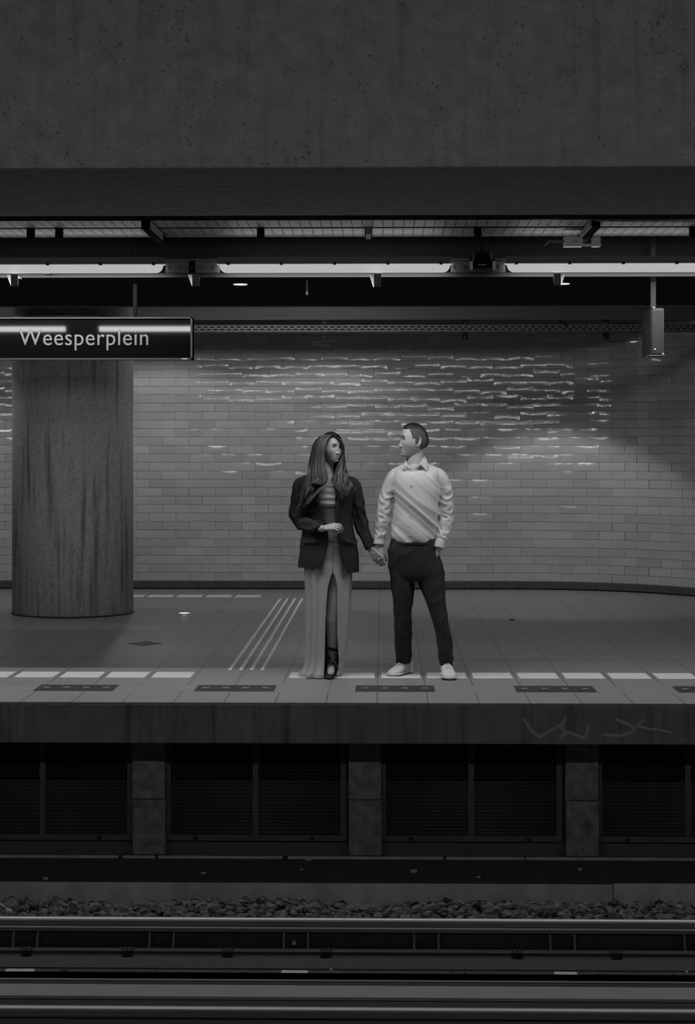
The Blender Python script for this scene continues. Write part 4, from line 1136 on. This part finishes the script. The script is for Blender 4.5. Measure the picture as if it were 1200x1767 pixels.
t_ = ground(676, 1168); t_.y -= .0
sneaker(man, (t_.x, t_.y, 0), (t_.x+.125, t_.y+.235, 0))
t_ = ground(777, 1174); sneaker(man, (t_.x, t_.y, 0), (t_.x-.022, t_.y+.272, 0))

# ================================================================== the woman
YW = 12.0
wom = thing('person', (Xof(566, YW), YW, 0), 'standing person with long wavy hair, black blazer and long slit satin dress', 'person', None)
body = MB()
wc = W(571, 774.5, YW+.0)
wfwd = Vector((.66, -.75, .0))
patch, l2w, Rm, surf = build_head(wom, wc, wfwd, (.05, 0, 1), .88, True, M['skin_w'], body)
body.capsule(PT(564, 792, YW+.03), PT(563, 822, YW+.02), .046, .050, 20)
body.capsule(PT(563, 832, YW+.02), PT(572, 930, YW+.01), .070, .075, 20)
body.capsule(PT(532, 834, YW+.02), PT(597, 834, YW+.02), .042, .042, 16)
for pts in ([PT(522, 836, YW+.02, .036), PT(511, 885, YW+.03, .033), PT(530, 907, YW-.07, .028), PT(556, 912, YW-.17, .023)],
            [PT(604, 836, YW+.02, .036), PT(619, 888, YW+.02, .032), PT(629, 920, YW-.01, .026), PT(640, 948, YW-.02, .023)],
            [PT(548, 960, YW+.02, .07), PT(550, 1060, YW+.03, .05), PT(552, 1150, YW+.05, .034)],
            [PT(584, 960, YW+.0, .07), PT(577, 1045, YW-.02, .054), PT(574, 1070, YW-.02, .050), PT(574.5, 1100, YW-.01, .040), PT(574, 1130, YW-.0, .030), PT(573, 1146, YW+.0, .030)]):
    for a, b_ in zip(pts[:-1], pts[1:]): body.capsule(a[:3], b_[:3], a[3], b_[3], 16)
# front foot
body.capsule(PT(573, 1146, YW), PT(571, 1158, YW-.085), .030, .026, 14)
body.capsule(PT(571, 1158, YW-.085), PT(570.5, 1163, YW-.14), .028, .020, 14)
# her right hand, loosely closed in front of the waist
he = hand(body, PT(559, 911.5, YW-.165), (.93, -.10, .16), (-.05, .55, -.83), .88, curl=(.40, .95, .85), thumb=1, spread=.10, thumb_curl=.8, thumb_out=.5)
# her left hand held in his
hand(body, PT(641, 947, YW-.035), (.52, -.02, -.86), (.3, .9, .2), .84, curl=(.8, .95, .6), thumb=-1, thumb_curl=.5, thumb_out=.4)
for s in (-1, 1): ear(body, l2w, s, .85)
ob = body.build('body', M['skin_w'], wom, True); remesh(ob, .003, 1)
for s in (-1, 1):
    mb = MB(); mb.tube([surf(s*(.012+.0065*k), .0300+.0040*math.sin(k/5*2.4), .0014) for k in range(6)], [.0018, .0030, .0032, .0030, .0022, .0010], 6); mb.build('eyebrow', M['brow'], man, True)
eyes(wom, surf, True, .002)
lips(patch, True, wom)
# rings and nails
for (a, b_, y_) in ((641.5, 955, YW-.075), (646, 954.5, YW-.08)):
    mb = MB(); p = W(a, b_, y_); mb.capsule(p, p+Vector((.001, 0, -.004)), .0042, .0042, 8); mb.build('ring_stone', M['ring'], wom, True)
for (a, b_, y_) in ((653, 963.5, YW-.072), (661, 958, YW-.07)):
    mb = MB(); p = W(a, b_, y_); mb.capsule(p, p+Vector((0, 0, -.007)), .0034, .0036, 8); mb.build('fingernail', M['nail'], wom, True)

# dress: bodice and skirt with a slit
def dress_disp(p, t):
    f = sm((1.0-p.z)/.5); return (.004+.010*f)*(noise.noise(Vector((math.cos(t)*3.2, math.sin(t)*3.2, p.z*.7)))+.35*math.sin(t*9+p.z*1.5)*f)
bod = MB(); loft(bod, slab_rings([(872, 540, 600, .102, .01), (888, 545, 598, .094, .01), (905, 547, 600, .090, .01), (925, 543, 602, .096, .01), (950, 537, 603, .106, .012)], YW, 64, 2.1, 6, lambda p, t: .002*noise.noise(p*30)))
bod.build('bodice', M['bodice'], wom, True)
bd = MB()
def pleat(p, t): return .0035*math.sin(p.z*150+p.x*6)*max(0, -math.sin(t))
loft(bd, slab_rings([(836, 536, 602, .098, .01), (842, 535, 603, .104, .01), (856, 537, 602, .111, .005), (868, 540, 600, .108, .005), (873.5, 541, 599, .1045, .01)], YW, 64, 2.1, 10, pleat)); bd.build('pleated_top', M['band'], wom, True)
sk = MB()
rows = [(936, 539, 604.5, .106, .012, 573.9, 574.1), (960, 530, 606, .116, .012, 573.8, 574.2), (985, 527.5, 606, .118, .012, 573.6, 574.6), (993, 528, 605.5, .119, .012, 571.5, 577.5), (1015, 530, 604, .120, .012, 566, 582.3), (1060, 531, 601.5, .122, .012, 562.5, 582.5), (1090, 531, 599, .124, .012, 561.5, 582.5),
        (1120, 530, 596, .128, .012, 561, 584), (1140, 529, 592.5, .134, .01, 560.5, 585), (1153, 526, 590, .142, .005, 560, 583), (1161, 520.5, 588.5, .150, .0, 559.5, 581.5), (1166, 518.5, 587, .152, .0, 559, 581)]
n = 90; rings = []
for (py_, a, b_, ry, dy, sl, sr) in resample(rows, 8):
    xa, xb = Xof(a, YW), Xof(b_, YW); cx_ = (xa+xb)/2; rx = (xb-xa)/2; z = Zof(py_, YW)
    z = max(z, .004)
    tl = math.acos(max(-1, min(1, (Xof(sl, YW-.1)-cx_)/rx))); tr_ = math.acos(max(-1, min(1, (Xof(sr, YW-.1)-cx_)/rx)))
    # go from the slit's right edge round the back to its left edge (front is -y)
    ring = []
    for i in range(n):
        t = -tr_+(2*PI-(tl-tr_))*i/(n-1)
        f = sm((1.0-z)/.7)
        fold = (.004+.013*f)*math.sin(t*11.0+.8*math.sin(z*3))+.012*f*noise.noise(Vector((math.cos(t)*3, math.sin(t)*3, z)))
        e = min(i, n-1-i)/12; fold *= sm(e)
        r_ = 1+fold/.12*.8
        ring.append(Vector((cx_+rx*math.cos(t)*r_, YW+dy+ry*math.sin(t)*r_, z)))
    rings.append(ring)
vs = [p for r in rings for p in r]; fs = []
for j in range(len(rings)-1):
    for i in range(n-1): fs.append((j*n+i, j*n+i+1, (j+1)*n+i+1, (j+1)*n+i))
sk.add(vs, fs); o = sk.build('skirt', M['dress'], wom, True); s_ = o.modifiers.new('solid', 'SOLIDIFY'); s_.thickness = .004; s_.offset = 0
# shoe
sh_ = MB(); rr = []
for (q, hw, z0, z1) in resample([(0, .012, .03, .045), (.1, .030, .004, .046), (.3, .037, .0, .048), (.55, .036, .0, .044), (.8, .024, .0, .032), (1, .006, .002, .014)], 5):
    c = Vector(PT(570, 1160, YW-.07)); c.z = 0; c = c+Vector((-.02, -.99, 0)).normalized()*(q*.115)
    rr.append([c+Vector((hw*math.cos(2*PI*i/28), 0, (z0+z1)/2+(z1-z0)/2*math.sin(2*PI*i/28))) for i in range(28)])
loft(sh_, rr); sh_.build('shoe_toe', M['heel'], wom, True)
mb = MB(); mb.prism([(YW-.085, .0), (YW-.085, .020), (YW+.01, .055), (YW+.035, .055), (YW+.03, .0), (YW+.0, .0), (YW+.005, .04)], Xof(564, YW), Xof(579, YW)); mb.build('shoe_sole', M['heel'], wom)
def strap(pts, r=.006):
    mb = MB(); mb.tube([PT(*p) for p in pts], r, 8, flat=.45, up=(0, 1, 0)); mb.build('shoe_strap', M['heel'], wom, True)
strap([(566, 1119, YW+.0), (569, 1119.5, YW-.030), (574, 1121, YW-.040), (580, 1122, YW-.030), (583.5, 1122, YW+.0)], .013)
strap([(565, 1131, YW-.01), (569, 1136, YW-.045), (574, 1141, YW-.075), (579, 1148, YW-.085), (583, 1157, YW-.075)], .011)
strap([(584, 1118, YW-.0), (583, 1128, YW-.03), (579, 1134, YW-.055), (573, 1139, YW-.075), (566, 1144, YW-.08), (561, 1150, YW-.06)], .012)
# blazer
def blz_disp(p, t):
    q = Vector((p.x*8+p.z*5, p.y*4, p.z*8)); return (ridge(q)-.5)*.006
bz = MB()
rows = [(818, 540, 590, .050, .03, 556, 578), (823, 524, 603, .068, .028, 552, 580), (829, 515, 612, .088, .025, 550, 581), (840, 514, 613, .112, .02, 548.5, 580), (856, 518, 610, .128, .012, 550, 579), (872, 521, 608, .133, .01, 553, 578.5), (888, 523, 607, .128, .01, 558, 578.5),
        (899, 523.5, 607.5, .125, .01, 562.5, 579.5), (919, 522.5, 610.5, .128, .01, 566.5, 583), (938, 520.5, 614, .134, .01, 566, 586), (958, 518, 617, .140, .01, 561.5, 590), (970, 516.5, 618.5, .142, .01, 557.5, 595), (979, 515.5, 619, .143, .01, 555.5, 599)]
rings = []; n = 90
for (py_, a, b_, ry, dy, sl, sr) in resample(rows, 7):
    xa, xb = Xof(a, YW), Xof(b_, YW); cx_ = (xa+xb)/2; rx = (xb-xa)/2; z = Zof(py_, YW)
    def solve(px_):
        # angle on the front (y<0) where the superellipse shows at this pixel
        return math.acos(max(-1, min(1, (Xof(px_, YW-.12)-cx_)/rx)))
    tl, tr_ = solve(sl), solve(sr); ring = []
    for i in range(n):
        t = -tr_+(2*PI-(tl-tr_))*i/(n-1)
        x, y = rx*math.cos(t), ry*math.sin(t); zz = z
        if py_ > 955: zz -= .030*sm((py_-955)/24)*sm((math.cos(t)-.1)/.6)
        p = Vector((cx_+x, YW+dy+y, zz)); nr = Vector((math.cos(t), math.sin(t), 0)); p += nr*blz_disp(p, t)*sm(min(i, n-1-i)/8)
        ring.append(p)
    rings.append(ring)
vs = [p for r in rings for p in r]; fs = []
for j in range(len(rings)-1):
    for i in range(n-1): fs.append((j*n+i, j*n+i+1, (j+1)*n+i+1, (j+1)*n+i))
bz.add(vs, fs)
o = bz.build('blazer', M['blazer'], wom, True); s_ = o.modifiers.new('solid', 'SOLIDIFY'); s_.thickness = .007; s_.offset = -1
def bsl(p, t, f):
    k = sm((f-.35)/.15); q = Vector((p.z*16+p.x*16, math.cos(t)*1.3, math.sin(t)*1.3+p.y*8)); return (ridge(q)-.45)*(.004+.012*k)
sv = MB(); loft(sv, arm_rings([PT(531, 831, YW+.02, .032), PT(518.5, 834, YW+.02, .041), PT(516, 845, YW+.02, .046), PT(513.5, 865, YW+.025, .046), PT(512, 884, YW+.02, .049), PT(518, 899, YW-.03, .052), PT(532, 907, YW-.09, .047), PT(546, 910.5, YW-.13, .040), PT(557, 911.5, YW-.16, .0345)], 44, 8, bsl))
remesh(sv.build('sleeve', M['blazer'], wom, True), .006, 2)
sv = MB(); loft(sv, arm_rings([PT(597, 830, YW+.02, .032), PT(609, 833.5, YW+.02, .041), PT(613.5, 845, YW+.02, .045), PT(617.5, 868, YW+.02, .046), PT(620.5, 892, YW+.015, .047), PT(627, 914, YW+.0, .043), PT(634, 932, YW-.01, .040), PT(640.5, 946, YW-.02, .035)], 44, 8, bsl))
remesh(sv.build('sleeve', M['blazer'], wom, True), .006, 2)
for pts in ([(553, 822, YW-.055), (548, 832, YW-.085), (543, 846, YW-.112), (546, 862, YW-.128), (558, 896, YW-.128), (551, 872, YW-.136), (547, 845, YW-.115)],
            [(581, 822, YW-.055), (587, 834, YW-.09), (592, 848, YW-.112), (589, 864, YW-.126), (581, 896, YW-.130), (579, 872, YW-.136), (579.5, 845, YW-.118)]):
    mb = MB(); mb.add([PT(*p) for p in pts], [tuple(range(len(pts)))]); o = mb.build('lapel', M['lapel'], wom); s_ = o.modifiers.new('solid', 'SOLIDIFY'); s_.thickness = .004; s_.offset = 0
mb = MB(); mb.add([PT(596, 927, YW-.125), PT(617, 932, YW-.06), PT(616, 939, YW-.062), PT(596, 934, YW-.13)], [(0,1,2,3)]); o = mb.build('pocket_flap', M['lapel'], wom); s_ = o.modifiers.new('solid', 'SOLIDIFY'); s_.thickness = .004
mb = MB(); mb.add([PT(522, 930, YW-.07), PT(545, 930, YW-.135), PT(545, 937, YW-.137), PT(521, 937, YW-.072)], [(0,1,2,3)]); o = mb.build('pocket_flap', M['lapel'], wom); s_ = o.modifiers.new('solid', 'SOLIDIFY'); s_.thickness = .004

# hair: a cap on the skull and many wavy locks
def wcap(c):
    if c.z > .088: return c.y < .055
    if c.z > .03: return c.y < .050-.35*max(0, .09-c.z)*0+(-.5)*max(0, .0-c.z)-.22*max(0, .085-c.z)
    return c.y < -.004 and c.z > -.09
cap = patch(wcap, lambda l: .012+.004*noise.noise(Vector((math.atan2(l.x, l.y)*9, l.z*6, 0))), M['hairdark'], 'hair_cap', True)
hair = MB(); rnd = random.Random(11)
def lock(A, B, f, rad, mi, wave, ph, jit, t0=0.0):
    pts = []; rs = []; N_ = 26; A = [tuple(p) for p in A]
    P = resample([tuple(a*(1-f)+b*f for a, b in zip(p, q)) for p, q in zip(A, B)], 7)
    m = len(P)
    for j, (a, b, c) in enumerate(P):
        t = j/(m-1)
        if t < t0: continue
        k = sm((t-.40)/.45)
        k2 = sm((t-.55)/.3)
        dx = wave*k*math.sin(ph+t*15)+1.7*min(1, wave/3)*k2*math.sin(ph*2+t*36)+jit[0]*sm(t*3); dy = wave*.010*k*math.cos(ph+t*15)/4+jit[1]; dz = wave*.5*k*math.cos(ph*1.7+t*12)+1.3*min(1, wave/3)*k2*math.cos(ph*2+t*36)
        v = W(a+dx, b+dz, c+dy); pts.append(v); rs.append(rad*(.55+.6*sm(t*4))*(1-.75*sm((t-.75)/.25))*(sm((t-t0)/.1) if t0 else 1)+.0003)
    hair.tube(pts, rs, 7, mi, flat=.6, up=(0, 1, 0))
A1 = [(569, 749.5, YW-.02), (552, 753, YW-.03), (542, 766, YW-.03), (537, 785, YW-.03), (533, 805, YW-.04), (530, 825, YW-.07), (524, 845, YW-.105), (516, 863, YW-.11), (511, 880, YW-.10)]
B1 = [(572, 751, YW-.05), (564, 758, YW-.085), (558, 772, YW-.105), (556, 790, YW-.105), (556, 805, YW-.115), (558, 820, YW-.13), (556, 838, YW-.145), (546, 852, YW-.15), (536, 866, YW-.15)]
for k in range(330):
    f = rnd.random(); shade = 1 if rnd.random() < .28 else (2 if rnd.random() < .45 else 0)
    if f > .8 and rnd.random() < .3: shade = 1
    lock(A1, B1, f, rnd.uniform(.0012, .0034), shade, 3.6+2.4*noise.noise(Vector((f*7, 0, 0))), f*9+rnd.uniform(0, .9), (rnd.uniform(-1.2, 1.2), rnd.uniform(-.016, .012)), 0 if shade != 1 or rnd.random() < .4 else rnd.uniform(.3, .6))
# short inner locks ending in a curl beside the neck
C1 = [(570, 750, YW-.03), (556, 757, YW-.07), (550, 772, YW-.09), (547, 790, YW-.095), (545, 805, YW-.11), (545, 818, YW-.13), (548, 828, YW-.14), (542, 833, YW-.15), (533, 834, YW-.14)]
D1 = [(572, 751, YW-.05), (565, 760, YW-.09), (560, 774, YW-.11), (559, 788, YW-.11), (561, 802, YW-.12), (564, 815, YW-.135), (565, 827, YW-.145), (560, 834, YW-.15), (552, 836, YW-.15)]
for k in range(120):
    f = rnd.random(); lock(C1, D1, f, rnd.uniform(.0012, .0030), 1 if rnd.random() < .35 else 2, rnd.uniform(.2, .9), rnd.uniform(0, 6), (rnd.uniform(-1, 1), rnd.uniform(-.012, .008)))
A2 = [(573, 750, YW-.03), (586, 756, YW-.01), (592.5, 768, YW+.0), (593.5, 782, YW+.01), (592, 797, YW-.01), (596, 812, YW-.05), (603, 827, YW-.09), (607, 842, YW-.11), (603, 856, YW-.12)]
B2 = [(573, 751, YW-.05), (585, 758, YW-.05), (590, 770, YW-.035), (590, 784, YW-.02), (586, 799, YW-.04), (578, 814, YW-.10), (576, 830, YW-.13), (583, 846, YW-.15), (585, 862, YW-.15)]
for k in range(260):
    f = rnd.random(); shade = 1 if rnd.random() < (.15+.25*f) else (2 if rnd.random() < .4 else 0)
    lock(A2, B2, f, rnd.uniform(.0012, .0034), shade, 3.8+2.4*noise.noise(Vector((f*7, 5, 0))), f*11+rnd.uniform(0, .9), (rnd.uniform(-1, 1), rnd.uniform(-.012, .012)), 0 if shade != 1 else rnd.uniform(.3, .55))
# back hair behind the neck
A3 = [(545, 765, YW+.05), (538, 790, YW+.05), (536, 810, YW+.03), (536, 828, YW-.02)]
B3 = [(590, 765, YW+.06), (594, 790, YW+.06), (596, 808, YW+.04), (600, 826, YW-.02)]
for k in range(60):
    f = (k+.5)/60; lock(A3, B3, f, .008, 0, .5, k, (0, rnd.uniform(-.01, .01)))
hair.build('hair', [M['hairdark'], M['hairlight'], M['hairmid']], wom, True)
